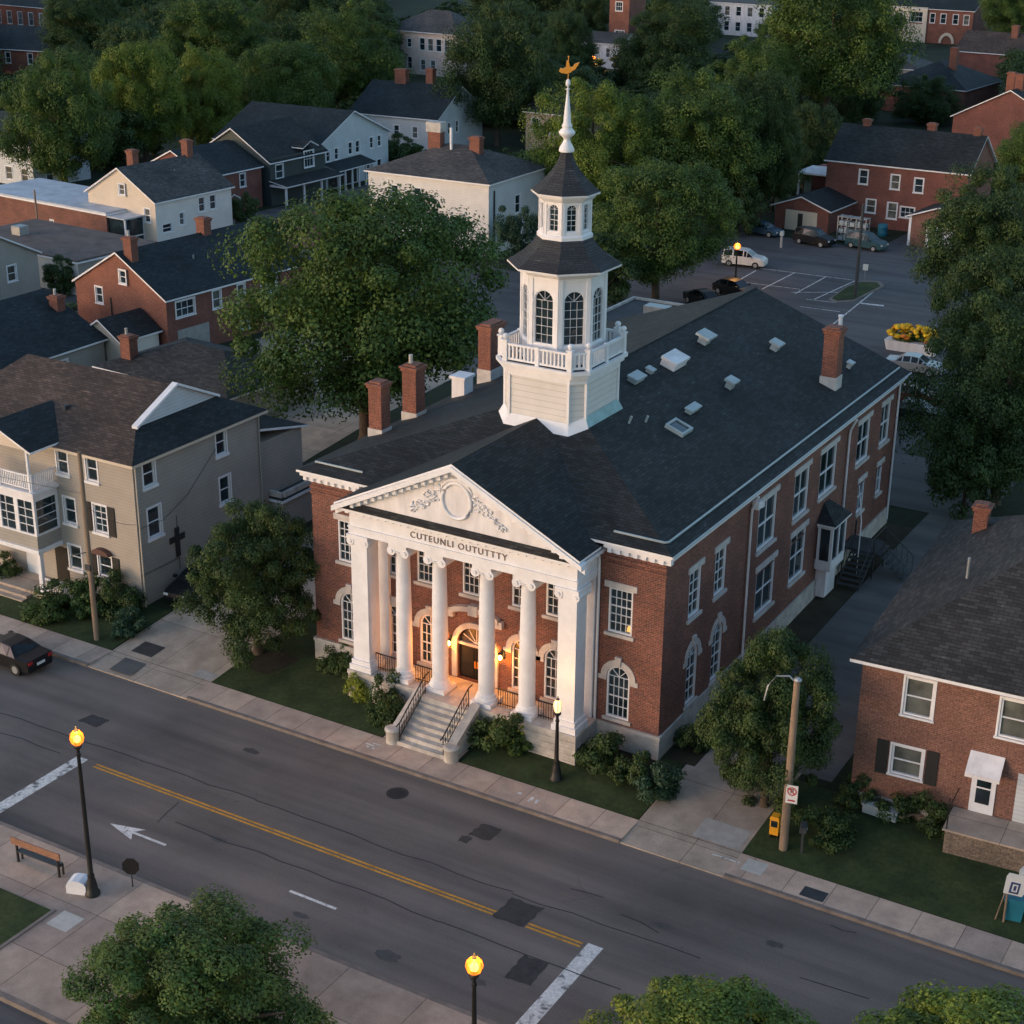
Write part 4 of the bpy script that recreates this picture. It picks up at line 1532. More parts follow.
# ================================================================== HOUSES
def house(name, label, cat, loc, rz, Wd, D, h, roof, rise, wF, wR, rm, fwin=(), rwin=(), chims=(), over=.35, trim=None, winmat=None, cols=1, rows=2, group=None, rth=.14, foot=None, casing=.09):
    t = thing(name, label, cat, (loc[0], loc[1], g(loc[1]) if len(loc) < 3 else loc[2]), rz, group)
    trim = trim or WHITE
    Fa = Face((-Wd, 0, 0), (1, 0, 0), (0, -1, 0))
    Rt = Face((0, 0, 0), (0, 1, 0), (1, 0, 0))
    m = MB()
    wall_holes(m, Fa, 0, Wd, -1.0, h, [(u, u+w, v, v+hh, False) for u, v, w, hh in fwin if v+hh <= h], .12)
    m.poly([(-Wd, D, -1), (0, D, -1), (0, D, h), (-Wd, D, h)])
    if roof == 'gable_y':
        m.poly([(-Wd, 0, h), (0, 0, h), (-Wd/2, 0, h+rise)])
        m.poly([(-Wd, D, h), (0, D, h), (-Wd/2, D, h+rise)])
    m.cur = 1
    wall_holes(m, Rt, 0, D, -1.0, h, [(u, u+w, v, v+hh, False) for u, v, w, hh in rwin], .12)
    m.poly([(-Wd, 0, -1), (-Wd, D, -1), (-Wd, D, h), (-Wd, 0, h)])
    if roof == 'gable_x':
        m.poly([(0, 0, h), (0, D, h), (0, D/2, h+rise)])
        m.poly([(-Wd, 0, h), (-Wd, D, h), (-Wd, D/2, h+rise)])
    m.build('wall', [wF, wR], t)
    if foot:
        f = MB()
        f.box(-Wd-.06, .06, -.06, D+.06, -1.0, foot)
        f.build('foundation', STONE, t)
    for F, ws in ((Fa, fwin), (Rt, rwin)):
        for u, v, w, hh in ws:
            F2 = F if v+hh <= h else Face(F.o+F.n*.16, F.ux, F.n)
            window(t, F2, u, u+w, v, v+hh, cols=cols if w < 1.6 else 2*cols+1, rows=rows, fw_=.08, glass=winmat or (GLASS_BLIND if int(u*7+v*13+Wd*3) % 4 == 0 else GLASS), casing=casing)
    o = over
    b = MB()
    e = h+.02
    if roof == 'gable_x':
        s = rise/(D/2)
        lo = e-s*o
        A, B = (-Wd-o, D/2, e+rise), (o, D/2, e+rise)
        b.shell([[(-Wd-o, -o, lo), (o, -o, lo), B, A], [A, B, (o, D+o, lo), (-Wd-o, D+o, lo)]], rth)
    elif roof == 'gable_y':
        s = rise/(Wd/2)
        lo = e-s*o
        A, B = (-Wd/2, -o, e+rise), (-Wd/2, D+o, e+rise)
        b.shell([[(-Wd-o, -o, lo), A, B, (-Wd-o, D+o, lo)], [(o, -o, lo), (o, D+o, lo), B, A]], rth)
    elif roof == 'hip':
        c0, c1, c2, c3 = (-Wd-o, -o, e), (o, -o, e), (o, D+o, e), (-Wd-o, D+o, e)
        if Wd >= D:
            k = D/2+o
            A, B = (-Wd-o+k, D/2, e+rise), (o-k, D/2, e+rise)
            b.shell([[c0, c1, B, A], [c1, c2, B], [c2, c3, A, B], [c3, c0, A]], rth)
        else:
            k = Wd/2+o
            A, B = (-Wd/2, -o+k, e+rise), (-Wd/2, D+o-k, e+rise)
            b.shell([[c0, c1, A], [c1, c2, B, A], [c2, c3, B], [c3, c0, A, B]], rth)
    else:
        b.box(-Wd-o, o, -o, D+o, e, e+.16)
        b.cur = 1
        b.box(-Wd-o-.06, o+.06, -o-.06, D+o+.06, e-.16, e-.003)
    r = b.build('roof', [rm, trim], t)
    for (cx, cy, sx, sy, z1, pots) in chims:
        chimney(t if False else r, cx, cy, sx, sy, h-.2, z1, 0, pots)
    return t


def part_box(t, name, mat, *boxes):
    b = MB()
    for q in boxes:
        b.box(*q)
    return b.build(name, mat, t)


def wins(n, u0, du, v, w=.95, h=1.45):
    return [(u0+du*i, v, w, h) for i in range(n)]


# ---- the three-storey house by the left driveway
bh = thing('apartment_house', 'three storey beige clapboard house with brown shingle roof and white balcony', 'house', (-11.6, -.2, .3))
BW, BD, BH = 14.8, 10.4, 8.25
Fa = Face((-BW, 0, 0), (1, 0, 0), (0, -1, 0))
Rt = Face((0, 0, 0), (0, 1, 0), (1, 0, 0))
fw1 = [(11.45, 6.75, .8, 1.4), (9.3, 6.75, .8, 1.4), (11.7, 3.85, .95, 1.6), (9.5, 3.9, .85, 1.5), (11.75, 1.25, .95, 1.25), (9.55, 1.2, .9, 1.4)]
rw1 = [(.75, 6.7, .9, 1.45), (6.6, 6.7, .85, 1.45), (.85, 3.75, 1.0, 1.7), (6.7, 3.8, .9, 1.55)]
m = MB()
wall_holes(m, Fa, 0, BW, -1, BH, [(u, u+w, v, v+hh, False) for u, v, w, hh in fw1], .12)
m.cur = 1
wall_holes(m, Rt, 0, BD, -1, BH, [(u, u+w, v, v+hh, False) for u, v, w, hh in rw1], .12)
m.poly([(-BW, BD, -1), (0, BD, -1), (0, BD, BH), (-BW, BD, BH)])
m.poly([(-BW, 0, -1), (-BW, BD, -1), (-BW, BD, BH), (-BW, 0, BH)])
m.build('wall', [BEIGE, GREYSIDE], bh)  # right wall greyer than the front: its shade is put into the siding colour
for F, ws in ((Fa, fw1), (Rt, rw1)):
    for i, (u, v, w, hh) in enumerate(ws):
        window(bh, F, u, u+w, v, v+hh, cols=2 if F is Fa and i == 2 else 1, rows=4 if F is Fa and i == 2 else 2, fw_=.07, casing=.09, sill=WHITE)
for u, v, hh in ((11.7, 3.85, 1.6), (11.75, 1.25, 1.25)):
    for x in (u-.62, u+1.06):
        b = MB(Fa.M)
        b.box(x, x+.5, -.06, .02, v-.05, v+hh+.05)
        for k in range(int(hh/.12)):
            b.box(x+.06, x+.44, -.075, -.062, v+.05+k*.12, v+.12+k*.12)
        b.build('shutter', SHUTTER, bh)
b = MB(Fa.M)
b.prism_y([(11.55+1.3*.5*(1-math.cos(math.pi*i/10)), 2.65+.32*math.sin(math.pi*i/10)) for i in range(11)], -.35, .02)
b.build('window_hood', mat_paint('hood_brown', (.12, .06, .05), .7, .2, 2), bh)
b = MB()
o = .38
fe, ye = 8.35, 5.2
b.shell([[(-BW-o, -o, fe), (o, -o, fe), (-1.45, 2.0, 9.5), (-1.45, ye, 11.0), (-BW+2.2, ye, 11.0)],
         [(o, -o, fe), (o, BD+o, fe), (-1.45, 8.4, 9.5), (-1.45, 2.0, 9.5)],
         [(o, BD+o, fe), (-BW-o, BD+o, fe), (-BW+2.2, ye, 11.0), (-1.45, ye, 11.0), (-1.45, 8.4, 9.5)],
         [(-BW-o, BD+o, fe), (-BW-o, -o, fe), (-BW+2.2, ye, 11.0)]], .16)
rf = b.build('roof', [ROOF_BR, CREAM], bh)
# the dark hip end laid over the brown roof, and the pale gablet above it
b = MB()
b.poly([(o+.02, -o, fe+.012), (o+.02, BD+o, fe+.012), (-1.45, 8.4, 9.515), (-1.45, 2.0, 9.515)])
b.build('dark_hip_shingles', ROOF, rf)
b = MB()
b.prism([(-1.6, 2.0), (-1.4, 2.0), (-1.4, 8.4), (-1.6, 8.4)], 9.45, 9.5)
b.poly([(-1.42, 2.0, 9.5), (-1.42, 8.4, 9.5), (-1.42, ye, 11.0)])
b.build('gablet', BLUESIDE, rf)
b = MB()
for y0, s in ((2.0, 1), (8.4, -1)):
    b.hexa([(-1.6, y0-.15*s, 9.45), (-1.2, y0-.15*s, 9.45), (-1.2, ye, 11.02), (-1.6, ye, 11.02)], [(-1.6, y0-.15*s, 9.6), (-1.2, y0-.15*s, 9.6), (-1.2, ye, 11.16), (-1.6, ye, 11.16)])
b.build('gablet_trim', WHITE, rf)
part_box(rf, 'roof_vent', DKMETAL, (-6.9, -6.6, 2.0, 2.3, 9.2, 9.75))
# projecting porch, bay and balcony
part_box(bh, 'bay', GREYSIDE, (-10.4, -5.7, -1.75, -.01, 2.75, 3.5))
part_box(bh, 'bay_wall', WHITE, (-10.4, -5.7, -1.75, -.01, 3.51, 3.62), (-10.4, -5.7, -1.75, -.01, 5.5, 5.95), (-5.86, -5.7, -1.75, -1.6, 3.62, 5.5), (-5.86, -5.7, -.17, -.01, 3.62, 5.5), (-7.25, -6.95, -1.75, -1.6, 3.62, 5.5),
         (-8.6, -8.3, -1.75, -1.6, 3.62, 5.5), (-10.4, -10.2, -1.75, -1.6, 3.62, 5.5), (-10.6, -5.5, -1.95, -.01, 5.953, 6.12))
bp_ = part_box(bh, 'bay_pane', GLASS, (-10.35, -5.75, -1.68, -.05, 3.63, 5.49))
b = MB()
for x in (-6.45, -7.9, -9.4):
    b.box(x-.02, x+.02, -1.72, -1.685, 3.62, 5.5)
for z in (4.1, 4.56, 5.03):
    b.box(-10.2, -5.86, -1.715, -1.685, z-.02, z+.02)
    b.box(-5.745, -5.72, -1.6, -.17, z-.02, z+.02)
b.build('bay_muntins', WHITE, bp_)
b = MB()
for x in (-10.45, -8.1, -5.7):
    b.box(x-.06, x+.06, -1.8, -1.68, 6.12, 7.15)
b.box(-10.4, -5.7, -1.78, -1.7, 6.98, 7.06)
b.box(-10.4, -5.7, -1.77, -1.71, 6.22, 6.28)
b.box(-5.74, -5.66, -1.7, -.05, 6.98, 7.06)
b.box(-5.73, -5.67, -1.7, -.05, 6.22, 6.28)
for k in range(34):
    x = -10.35+k*.137
    b.box(x-.03, x+.03, -1.76, -1.72, 6.28, 6.98)
for k in range(11):
    y = -1.6+k*.14
    b.box(-5.72, -5.68, y-.03, y+.03, 6.28, 6.98)
b.build('balcony_railing', WHITE, bh)
b = MB()
b.shell([[(-10.9, -2.1, 8.55), (-8.05, -2.1, 9.75), (-8.05, 2.4, 9.75), (-10.9, 2.4, 8.55)], [(-5.2, -2.1, 8.55), (-5.2, 2.4, 8.55), (-8.05, 2.4, 9.75), (-8.05, -2.1, 9.75)]], .12)
b.build('balcony_roof', [ROOF, WHITE], bh)
b = MB()
b.prism_y([(-10.6, 8.5), (-5.5, 8.5), (-8.05, 9.58)], -1.85, -1.75)
b.build('balcony_gable', CREAM, bh)
part_box(bh, 'balcony_post', WHITE, (-5.85, -5.72, -1.85, -1.72, 6.1, 8.5))
part_box(bh, 'balcony_post', WHITE, (-10.4, -10.27, -1.85, -1.72, 6.1, 8.5))
part_box(bh, 'porch_post', WHITE, (-5.95, -5.7, -1.7, -1.45, .2, 2.75))
part_box(bh, 'porch_post', WHITE, (-9.9, -9.65, -1.7, -1.45, .2, 2.75))
part_box(bh, 'porch_beam', WHITE, (-10.5, -5.6, -1.85, -1.4, 2.5, 2.745), (-5.9, -5.62, -1.39, -.02, 2.5, 2.745))
part_box(bh, 'porch_floor', DRIVE, (-10.6, -4.2, -1.9, -.02, -.5, .2))
b = MB()
b.box(-5.6, -2.9, -1.62, -1.56, 1.0, 1.07)
b.box(-5.6, -2.9, -1.62, -1.56, .3, .35)
for k in range(20):
    x = -5.55+k*.138
    b.box(x-.025, x+.025, -1.61, -1.57, .35, 1.0)
b.box(-2.95, -2.82, -1.66, -1.53, 0, 1.1)
b.build('porch_railing', WHITE, bh)
b = MB()
for k in range(4):
    b.box(-10.2, -6.4, -2.0-.33*(k+1), -1.9-.33*k, -.6, .05-.14*k)
b.build('porch_steps', DRIVE, bh)
part_box(bh, 'porch_door', DOOR_DK, (-6.3, -5.4, -.05, -.01, .2, 2.3))
part_box(bh, 'porch_door', WHITE, (-8.6, -7.4, -.05, -.01, .2, 2.3))
b = MB()
b.tube([(.07, .12, 8.2), (.07, .12, -.3)], .05, 6)
b.build('downspout', CREAM, bh)
b = MB()
b.tube([(.07, BD-.15, 8.2), (.07, BD-.15, -.3)], .05, 6)
b.build('downspout', GREYSIDE, bh)
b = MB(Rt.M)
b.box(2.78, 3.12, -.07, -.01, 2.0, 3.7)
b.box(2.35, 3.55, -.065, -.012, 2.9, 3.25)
b.build('cross_shadow', SHUTTER, bh)  # cross-shaped shadow, modelled as thin dark boxes on the side wall
b = MB()
b.tube([(.04, 0, 4.6), (.05, 2.0, 4.5), (.05, 4.0, 5.3), (.05, 6.5, 7.2)], .014, 5)
b.tube([(.04, 3.0, 4.4), (.04, 3.0, 1.2)], .02, 5)
b.tube([(.04, 0, 1.9), (.04, 3.0, 1.9)], .02, 5)
b.build('wall_cable', DKMETAL, bh)
part_box(bh, 'rear_wing', GREYSIDE, (-9, -.3, BD+.01, BD+4.2, -1, 6.2))
b = MB()
b.shell([[(-9.3, BD+.02, 7.2), (0, BD+.02, 7.2), (0, BD+4.5, 6.2), (-9.3, BD+4.5, 6.2)]], .14)
b.build('wing_roof', [ROOF, WHITE], bh)

# ---- right brick house
rb = house('brick_house', 'pinkish brick house with dark hip roof and white door awning by the right lawn', 'house', (44.25, 2.2), R(3.5), 16.5, 16.4, 6.95, 'hip', 5.4, BRICK_PK, BRICK_PK, ROOF_RB,
           fwin=[(1.85, 4.75, 1.2, 1.75), (5.75, 4.75, 1.25, 1.75), (1.6, 1.85, 1.3, 1.4)], chims=[(-14.7, 13.0, .66, .66, 9.7, 0)], rows=2, foot=.6, over=.45, winmat=GLASS_BLIND)
for x in (.95, 3.06):
    b = MB(Face((-16.5, 0, 0), (1, 0, 0), (0, -1, 0)).M)
    b.box(x, x+.5, -.06, -.005, 1.75, 3.35)
    b.build('shutter', SHUTTER, rb)
b = MB(Face((-16.5, 0, 0), (1, 0, 0), (0, -1, 0)).M)
b.box(5.0, 6.0, -.06, -.005, 1.0, 3.1)
dd = b.build('front_door', WHITE, rb)
b = MB(Face((-16.5, 0, 0), (1, 0, 0), (0, -1, 0)).M)
b.box(5.22, 5.8, -.075, -.062, 1.5, 2.2)
b.box(5.22, 5.8, -.075, -.062, 2.28, 2.95)
b.build('door_glass', GLASS, dd)
b = MB(Face((-16.5, 0, 0), (1, 0, 0), (0, -1, 0)).M)
b.hexa([(4.8, -.75, 3.1), (6.2, -.75, 3.1), (6.2, -.01, 3.75), (4.8, -.01, 3.75)], [(4.8, -.75, 3.17), (6.2, -.75, 3.17), (6.2, -.01, 3.85), (4.8, -.01, 3.85)])
b.box(4.8, 6.2, -.77, -.73, 3.0, 3.17)
b.build('door_awning', WHITE_W, rb)
b = MB(Face((-16.5, 0, 0), (1, 0, 0), (0, -1, 0)).M)
b.box(4.5, 10.0, -1.9, -.07, -.6, .98)
b.build('stone_stoop', ROUGHSTONE, rb)
b = MB(Face((-16.5, 0, 0), (1, 0, 0), (0, -1, 0)).M)
b.box(4.4, 10.1, -2.0, -.07, .983, 1.06)
b.build('stoop_slab', DRIVE, rb)
b = MB(Face((-16.5, 0, 0), (1, 0, 0), (0, -1, 0)).M)
b.tube([(4.55, -1.9, 1.06), (4.55, -1.9, 2.5)], .03, 6)
b.tube([(4.55, -1.9, 2.0), (4.55, -.1, 2.0)], .025, 6)
b.build('stoop_post', IRON, rb)
b = MB(Face((-16.5, 0, 0), (1, 0, 0), (0, -1, 0)).M)
b.box(6.8, 8.0, -.05, -.005, 1.06, 3.3)
b.build('side_door', BLUESIDE, rb)

# ---- left side street
house('brick_house', 'orange brick gabled house with dark blue roof left of the big tree', 'house', (-40.5, 34.2), R(-5), 10.6, 16, 4.75, 'gable_y', 3.0, BRICK_OR_SUNLIT, BRICK_DK, ROOF_BL,  # sunlit gable and shaded long wall coloured by two bricks
      fwin=[(2.4, 3.2, .8, 1.35), (5.6, 5.3, .75, 1.1)], rwin=[(1.0, 3.0, 2.0, 1.3), (5.0, 2.9, .9, 1.5), (7.8, 2.9, .85, 1.45), (10.5, 3.0, 1.9, 1.3), (8.0, .5, .9, 1.4), (10.8, .7, 1.6, 1.3)],
      chims=[(-4.4, .7, .9, .7, 9.0, 1), (-5.3, 9.5, .95, .8, 9.0, 0)], over=.2)
bo = bpy.data.objects['brick_house.001']
part_box(bo, 'garage_door', STEEL, (.0, .04, 1.0, 4.4, 0, 2.0))
b = MB()
b.tube([(-6.4, -.05, 3.9), (-6.4, -.05, 1.0)], .05, 6)
b.build('downspout', DKMETAL, bo)
house('cottage', 'low dark roofed cottage with brick chimney in front of the orange gable', 'house', (-43.0, 17.5), 0, 12.5, 12.2, 2.7, 'gable_y', 2.9, GREYSIDE, GREYSIDE, ROOF_BL, rwin=[(7.5, .6, .8, 1.3)], chims=[(-4.0, 11.6, .9, .8, 5.6, 1)], over=.3)
house('lean_to', 'small dark roofed lean-to with white door against the orange brick gable', 'shed', (-41.5, 29.9), R(-4), 4.2, 4.0, 2.3, 'gable_y', 1.3, GREYSIDE, WHITESIDE, ROOF, rwin=[], over=.25)
house('house', 'small grey sided house with white windows at the left edge', 'house', (-62.0, 32.5), 0, 9, 9, 4.5, 'gable_x', 2.2, GREYSIDE, GREYSIDE, ROOF_BL, rwin=[(2.2, 2.4, 1.0, 1.4), (5.4, 2.4, 1.0, 1.4), (3.2, .2, .9, 1.5)], over=.3)
fb = house('flat_shop', 'low building with reddish brown flat roof at the left edge', 'building', (-60.8, 45.0), R(-4), 17, 9.5, 3.1, 'flat', 0, WHITESIDE, GREYSIDE, FLATBROWN, rwin=[], over=.15)
part_box(fb, 'door', WHITE, (-2.6, -1.4, -.05, -.005, 0, 2.2))
part_box(fb, 'rooftop_unit', STEEL, (-13.2, -12.0, 3.5, 4.6, 3.28, 4.1))
pf = house('brick_shop', 'long brick building with pale flat roof and white screened porch', 'building', (-72.2, 60.5), R(-5), 20, 8.0, 3.7, 'flat', 0, BRICK, BRICK, FLATWHITE, fwin=[(11.2, 1.2, .5, .8)], over=.15)
b = MB()
b.box(.01, 2.6, .1, 7.6, -.8, .9)
for y in (.1, 2.5, 4.9, 7.45):
    b.box(2.45, 2.6, y, y+.15, .9, 3.4)
b.box(.01, 2.6, .1, .2, .9, 1.0)
b.box(2.45, 2.6, .26, 7.44, 1.55, 1.65)
b.build('screened_porch', WHITE_W, pf)
part_box(pf, 'porch_screen', GLASS, (.02, 2.5, .2, 7.5, .91, 3.4))
part_box(pf, 'porch_roof', FLATWHITE, (.16, 2.8, -.1, 7.7, 3.42, 3.55))
house('white_house', 'cream gabled house with grey roof and two brick chimneys', 'house', (-67.6, 62.7), R(-4), 9.8, 10.8, 5.2, 'gable_y', 2.8, CREAM, WHITESIDE, ROOF_GY,
      fwin=[(4.9, 5.3, .8, 1.1), (8.2, 2.9, .8, 1.4)], rwin=[(.8, 1.8, 1.3, .9), (3.2, 2.2, .7, 1.3), (6.0, 3.1, .9, 1.5), (7.6, 3.1, .9, 1.5)], chims=[(-5.6, 2.6, .9, .8, 9.4, 0), (-4.9, 9.6, .9, .8, 9.6, 0)], over=.3)
rs = house('red_house', 'small red brick house with dark roof between cream and green houses', 'house', (-75.5, 79.5), R(-3), 10, 9.0, 4.6, 'gable_y', 2.4, BRICK_DK, BRICK_DK, ROOF_BL, rwin=[(1.2, 2.2, .9, 1.5), (5.4, 2.6, .9, 1.5)], over=.25)
b = MB()
b.shell([[(2.2, .8, 2.0), (2.2, 2.0, 2.6), (.02, 2.0, 2.6), (.02, .8, 2.0)], [(2.2, 3.2, 2.0), (.02, 3.2, 2.0), (.02, 2.0, 2.6), (2.2, 2.0, 2.6)]], .1)
b.cur = 1
for y in (.95, 3.0):
    b.box(1.95, 2.1, y, y+.15, -.6, 2.0)
b.build('door_porch', [ROOF, WHITE], rs)
gh = house('green_house', 'dark green sided house with white windows over a porch', 'house', (-74.3, 89.2), R(-2), 11, 10.0, 5.2, 'gable_y', 3.3, GREENSIDE, GREENSIDE, ROOF, rwin=[(1.0, 3.0, 1.3, 1.6), (6.0, 3.6, 1.7, 1.9)], over=.35)
b = MB()
b.box(.01, 2.4, -.2, 10.2, 2.3, 2.5)
for y in (0, 3.2, 6.4, 9.8):
    b.box(2.1, 2.3, y, y+.2, -1, 2.3)
b.build('porch', [WHITE_W], gh)
b = MB()
b.shell([[(2.7, -.3, 2.55), (2.7, 10.3, 2.55), (.02, 10.3, 3.0), (.02, -.3, 3.0)]], .1)
b.shell([[(.5, 5.4, 6.0), (.5, 6.85, 6.7), (-3, 6.85, 6.7), (-3, 5.4, 6.0)], [(.5, 8.3, 6.0), (-3, 8.3, 6.0), (-3, 6.85, 6.7), (.5, 6.85, 6.7)]], .1)
b.build('porch_roof', [ROOF, WHITE], gh)
bl = house('blue_house', 'pale blue gabled house with small dark porch and black roof', 'house', (-75.8, 99.8), R(2), 15, 16, 5.4, 'gable_x', 3.4, BLUESIDE, BLUESIDE, ROOF_BL, rwin=[(2.2, 3.3, .8, 1.4), (4.0, 3.3, .8, 1.4), (7.0, 3.5, .9, 1.5), (8.6, 3.5, .9, 1.5), (11.8, 3.6, .8, 1.4), (13.6, 3.6, .8, 1.4),
                                                                                           (10.8, .3, 1.0, 1.7), (13.4, .3, 1.0, 1.7)], over=.4)
b = MB()
for k in range(6):
    b.box(2.0, 2.2, 1.5+k*1.5, 1.68+k*1.5, -1, 2.3)
b.box(.01, 2.2, 1.4, 9.3, 2.3, 2.5)
b.build('porch', [WHITE_W], bl)
b = MB()
b.shell([[(2.5, 1.1, 2.52), (2.5, 9.6, 2.52), (.02, 9.6, 3.2), (.02, 1.1, 3.2)]], .1)
b.build('porch_roof', [ROOF_BL, WHITE], bl)
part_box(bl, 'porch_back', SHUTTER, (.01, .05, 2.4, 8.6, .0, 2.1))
bw = house('white_house', 'large white hip roofed house behind the big tree with brick chimneys', 'house', (-39.6, 80.8), R(1), 14.6, 12.0, 7.3, 'hip', 2.5, WHITESIDE, BLUESIDE, ROOF_GY, fwin=[(2.8, 4.6, .9, 1.5), (5.6, 4.6, .9, 1.5), (10.5, 2.0, .9, 1.6)],  # one white house: warm front and bluish right wall carry sun and shade as colour
           rwin=[(5.4, 3.4, 1.1, 1.9)], chims=[(-9.6, 5.4, 1.5, .9, 11.2, 0), (-4.8, 5.6, 1.2, .9, 10.9, 0)], over=.35)
b = MB()
b.tube([(-7.5, 5.0, 9.3), (-7.5, 5.0, 11.6)], .16, 8)
b.build('flue_pipe', WHITE, bw)
b = MB()
b.tube([(.1, 1.0, 0), (.1, 1.0, 6.5)], .08, 6)
b.build('downspout', DKMETAL, bw)
part_box(bw, 'chimney_cap', STONE, (-10.5, -8.7, 4.8, 6.0, 11.0, 12.0))
md = house('house', 'black roofed house with two brick chimneys and small pale gable beyond the blue house', 'house', (-79.5, 132.0), R(3), 14, 13, 5.2, 'gable_x', 3.6, BLUESIDE, BLUESIDE, ROOF_BL, fwin=[(4, 2.2, .9, 1.6), (7, 2.2, .9, 1.6), (10, 2.2, .9, 1.6)],
           rwin=[(3.0, 2.6, .9, 1.6), (5.2, 2.6, .9, 1.6)], chims=[(-9.5, 6.5, 1.8, 1.0, 10.6, 0), (-5, 7.0, 1.1, 1.0, 10.9, 0)], over=.4)
house('pink_house', 'tall pale pink hip roofed house with tall windows among trees at the top', 'house', (-126.5, 210.5), R(-4), 17, 12, 8.0, 'hip', 3.6, PINKW, PINKW, ROOF_GY,
      fwin=[(2, 5.0, 1.0, 1.6), (5, 5.0, 1.0, 1.6), (8.0, 4.6, 1.3, 2.3), (10, 4.6, 1.3, 2.3), (12, 4.6, 1.3, 2.3), (14, 4.6, 1.3, 2.3), (2.4, 1.0, 1.1, 2.2), (5, 1.0, 1.1, 2.2), (8.2, .9, 1.2, 2.0), (10.6, .9, 1.2, 2.0)], rwin=[(3, 4.5, 1, 1.8)], over=.6)

for nm, spots in (('brick_house', ((-13.6, 5.0, 9.6), (-6.5, 4.4, 9.4))), ('brick_house.001', ((-3.0, 6.0, 6.2), (-2.2, 12.0, 5.7))), ('cottage', ((-4.4, 6.0, 4.2), (-3.2, 9.0, 3.6))), ('white_house', ((-3.2, 6.0, 6.6),))):
    for x, y, z in spots:
        b = MB()
        b.tube([(x, y, z-.4), (x, y, z+.55)], .07, 8)
        b.build('vent_pipe', STEEL, bpy.data.objects[nm])
# ---- behind the parking lot
hb = house('brick_house', 'long dark red brick two storey house with grey roof behind the parking lot', 'house', (-2.2, 119.3), R(-.5), 16.2, 9.5, 7.2, 'gable_x', 3.3, BRICK_DK, BRICK_DK, ROOF,
           fwin=[(3.9, 4.7, 1.0, 1.6), (7.6, 4.5, 1.0, 1.6), (10.3, 4.4, 1.0, 1.6), (5.0, 1.6, 1.1, 1.5), (7.5, 1.2, 1.1, 1.8), (9.0, 1.5, 1.6, 1.2)], chims=[(-13.6, 4.9, .8, .7, 11.2, 0), (-6.2, 5.4, .9, .8, 11.3, 0), (-.9, 5.0, .8, .8, 11.3, 0)], over=.3)
b = MB()
b.box(-20, -16.4, .5, 5.5, 5.0, 5.2)
b.box(-19.8, -19.6, .6, .8, -1, 5.0)
b.build('carport', WHITE_W, hb)
part_box(hb, 'side_wing', BRICK_DK, (-20, -16.25, 5.5, 9, -1, 4.9))
ga = house('garage', 'brick gabled garage with pale double door at the back of the lot', 'garage', (-15.2, 112.4), R(-3), 6.4, 7, 2.7, 'gable_y', 1.15, BRICK_DK, BRICK_DK, ROOF, over=.4)
part_box(ga, 'garage_door', CREAM, (-5.1, -1.3, -.05, -.005, 0, 2.2))
part_box(ga, 'doorway', SHUTTER, (-3.6, -3.0, -.062, -.052, 0, 1.9))
gb = house('garage', 'garage with white door beside the right edge trees behind the lot', 'garage', (.6, 111.5), R(-4), 6.6, 8, 3.3, 'gable_y', 1.2, BRICK_PK, BRICK_DK, ROOF, over=.4)
part_box(gb, 'garage_door', WHITE, (-4.6, -1.2, -.05, -.005, 0, 2.4))
part_box(gb, 'corner_board', WHITE, (-6.62, -6.35, -.04, .0, 0, 3.3))
house('brick_house', 'red brick house with wide white edged gable at the right edge', 'house', (-3.5, 168.0), R(-6), 15.5, 12, 6.5, 'gable_y', 4.0, BRICK_DK, BRICK_DK, ROOF_BL, chims=[(-7.6, 2.5, 1.1, 1.0, 12.4, 0), (-9.9, 5.5, 1.1, 1.0, 12.2, 0)], over=.35)
X = ground_at(962, 118)
house('house', 'low dark blue roofed house with red chimney among the trees at upper right', 'house', (X.x, X.y), R(-4), 15, 17, 4.4, 'hip', 3.6, BRICK_DK, BRICK_DK, ROOF_BL, chims=[(-5, 7, 1.2, 1.1, 10.4, 0)], over=.4)
X = ground_at(915, 96)
house('house', 'grey roofed house partly hidden beside the red chimney roof', 'house', (X.x, X.y), R(6), 14, 12, 4.6, 'hip', 2.8, GREYSIDE, GREYSIDE, ROOF_GY, over=.4)
X = ground_at(1062, 82)
house('brick_house', 'low brick house with rusty brown roof behind the white edged gable', 'house', (X.x, X.y), R(-4), 22, 12, 4.6, 'gable_x', 3.4, BRICK_DK, BRICK_DK, ROOF_BR, chims=[(-12, 5, 1.3, 1.1, 9.6, 0)], over=.4)
tr = house('brick_house', 'far red brick house with white porch and arch at the top right', 'house', (-64.5, 337), R(-3), 20, 12, 8.0, 'gable_x', 3.0, BRICK_OR_SUNLIT, BRICK_DK, ROOF_BL,
           fwin=[(9.6, 4.6, 1.2, 2.2), (12.2, 4.6, 1.3, 2.2), (15.2, 4.6, 1.3, 2.2), (17.8, 4.6, 1.3, 2.2), (1.4, 4.6, 1.4, 2.0), (4.8, 4.6, 3.0, 2.4), (4.8, 1.2, 3.2, 2.4)], over=.5)
part_box(tr, 'front_bay', CREAM, (-20, -11, -.4, -.01, 0, 4.2), (-20, -11, -.4, -.01, 6.9, 8.0), (-20, -18.8, -.4, -.01, 4.2, 6.9), (-17, -15.4, -.4, -.01, 4.2, 6.9), (-12, -11, -.4, -.01, 4.2, 6.9))
b = MB(Face((-20, 0, 0), (1, 0, 0), (0, -1, 0)).M)
b.prism_y([(14.2+1.9*math.cos(math.pi*i/10), .2+2.4*math.sin(math.pi*i/10)) for i in range(11)]+[(14.2-1.3*math.cos(math.pi*i/10), .2+1.7*math.sin(math.pi*i/10)) for i in range(11)], -.3, -.01)
b.build('arch', CREAM, tr)
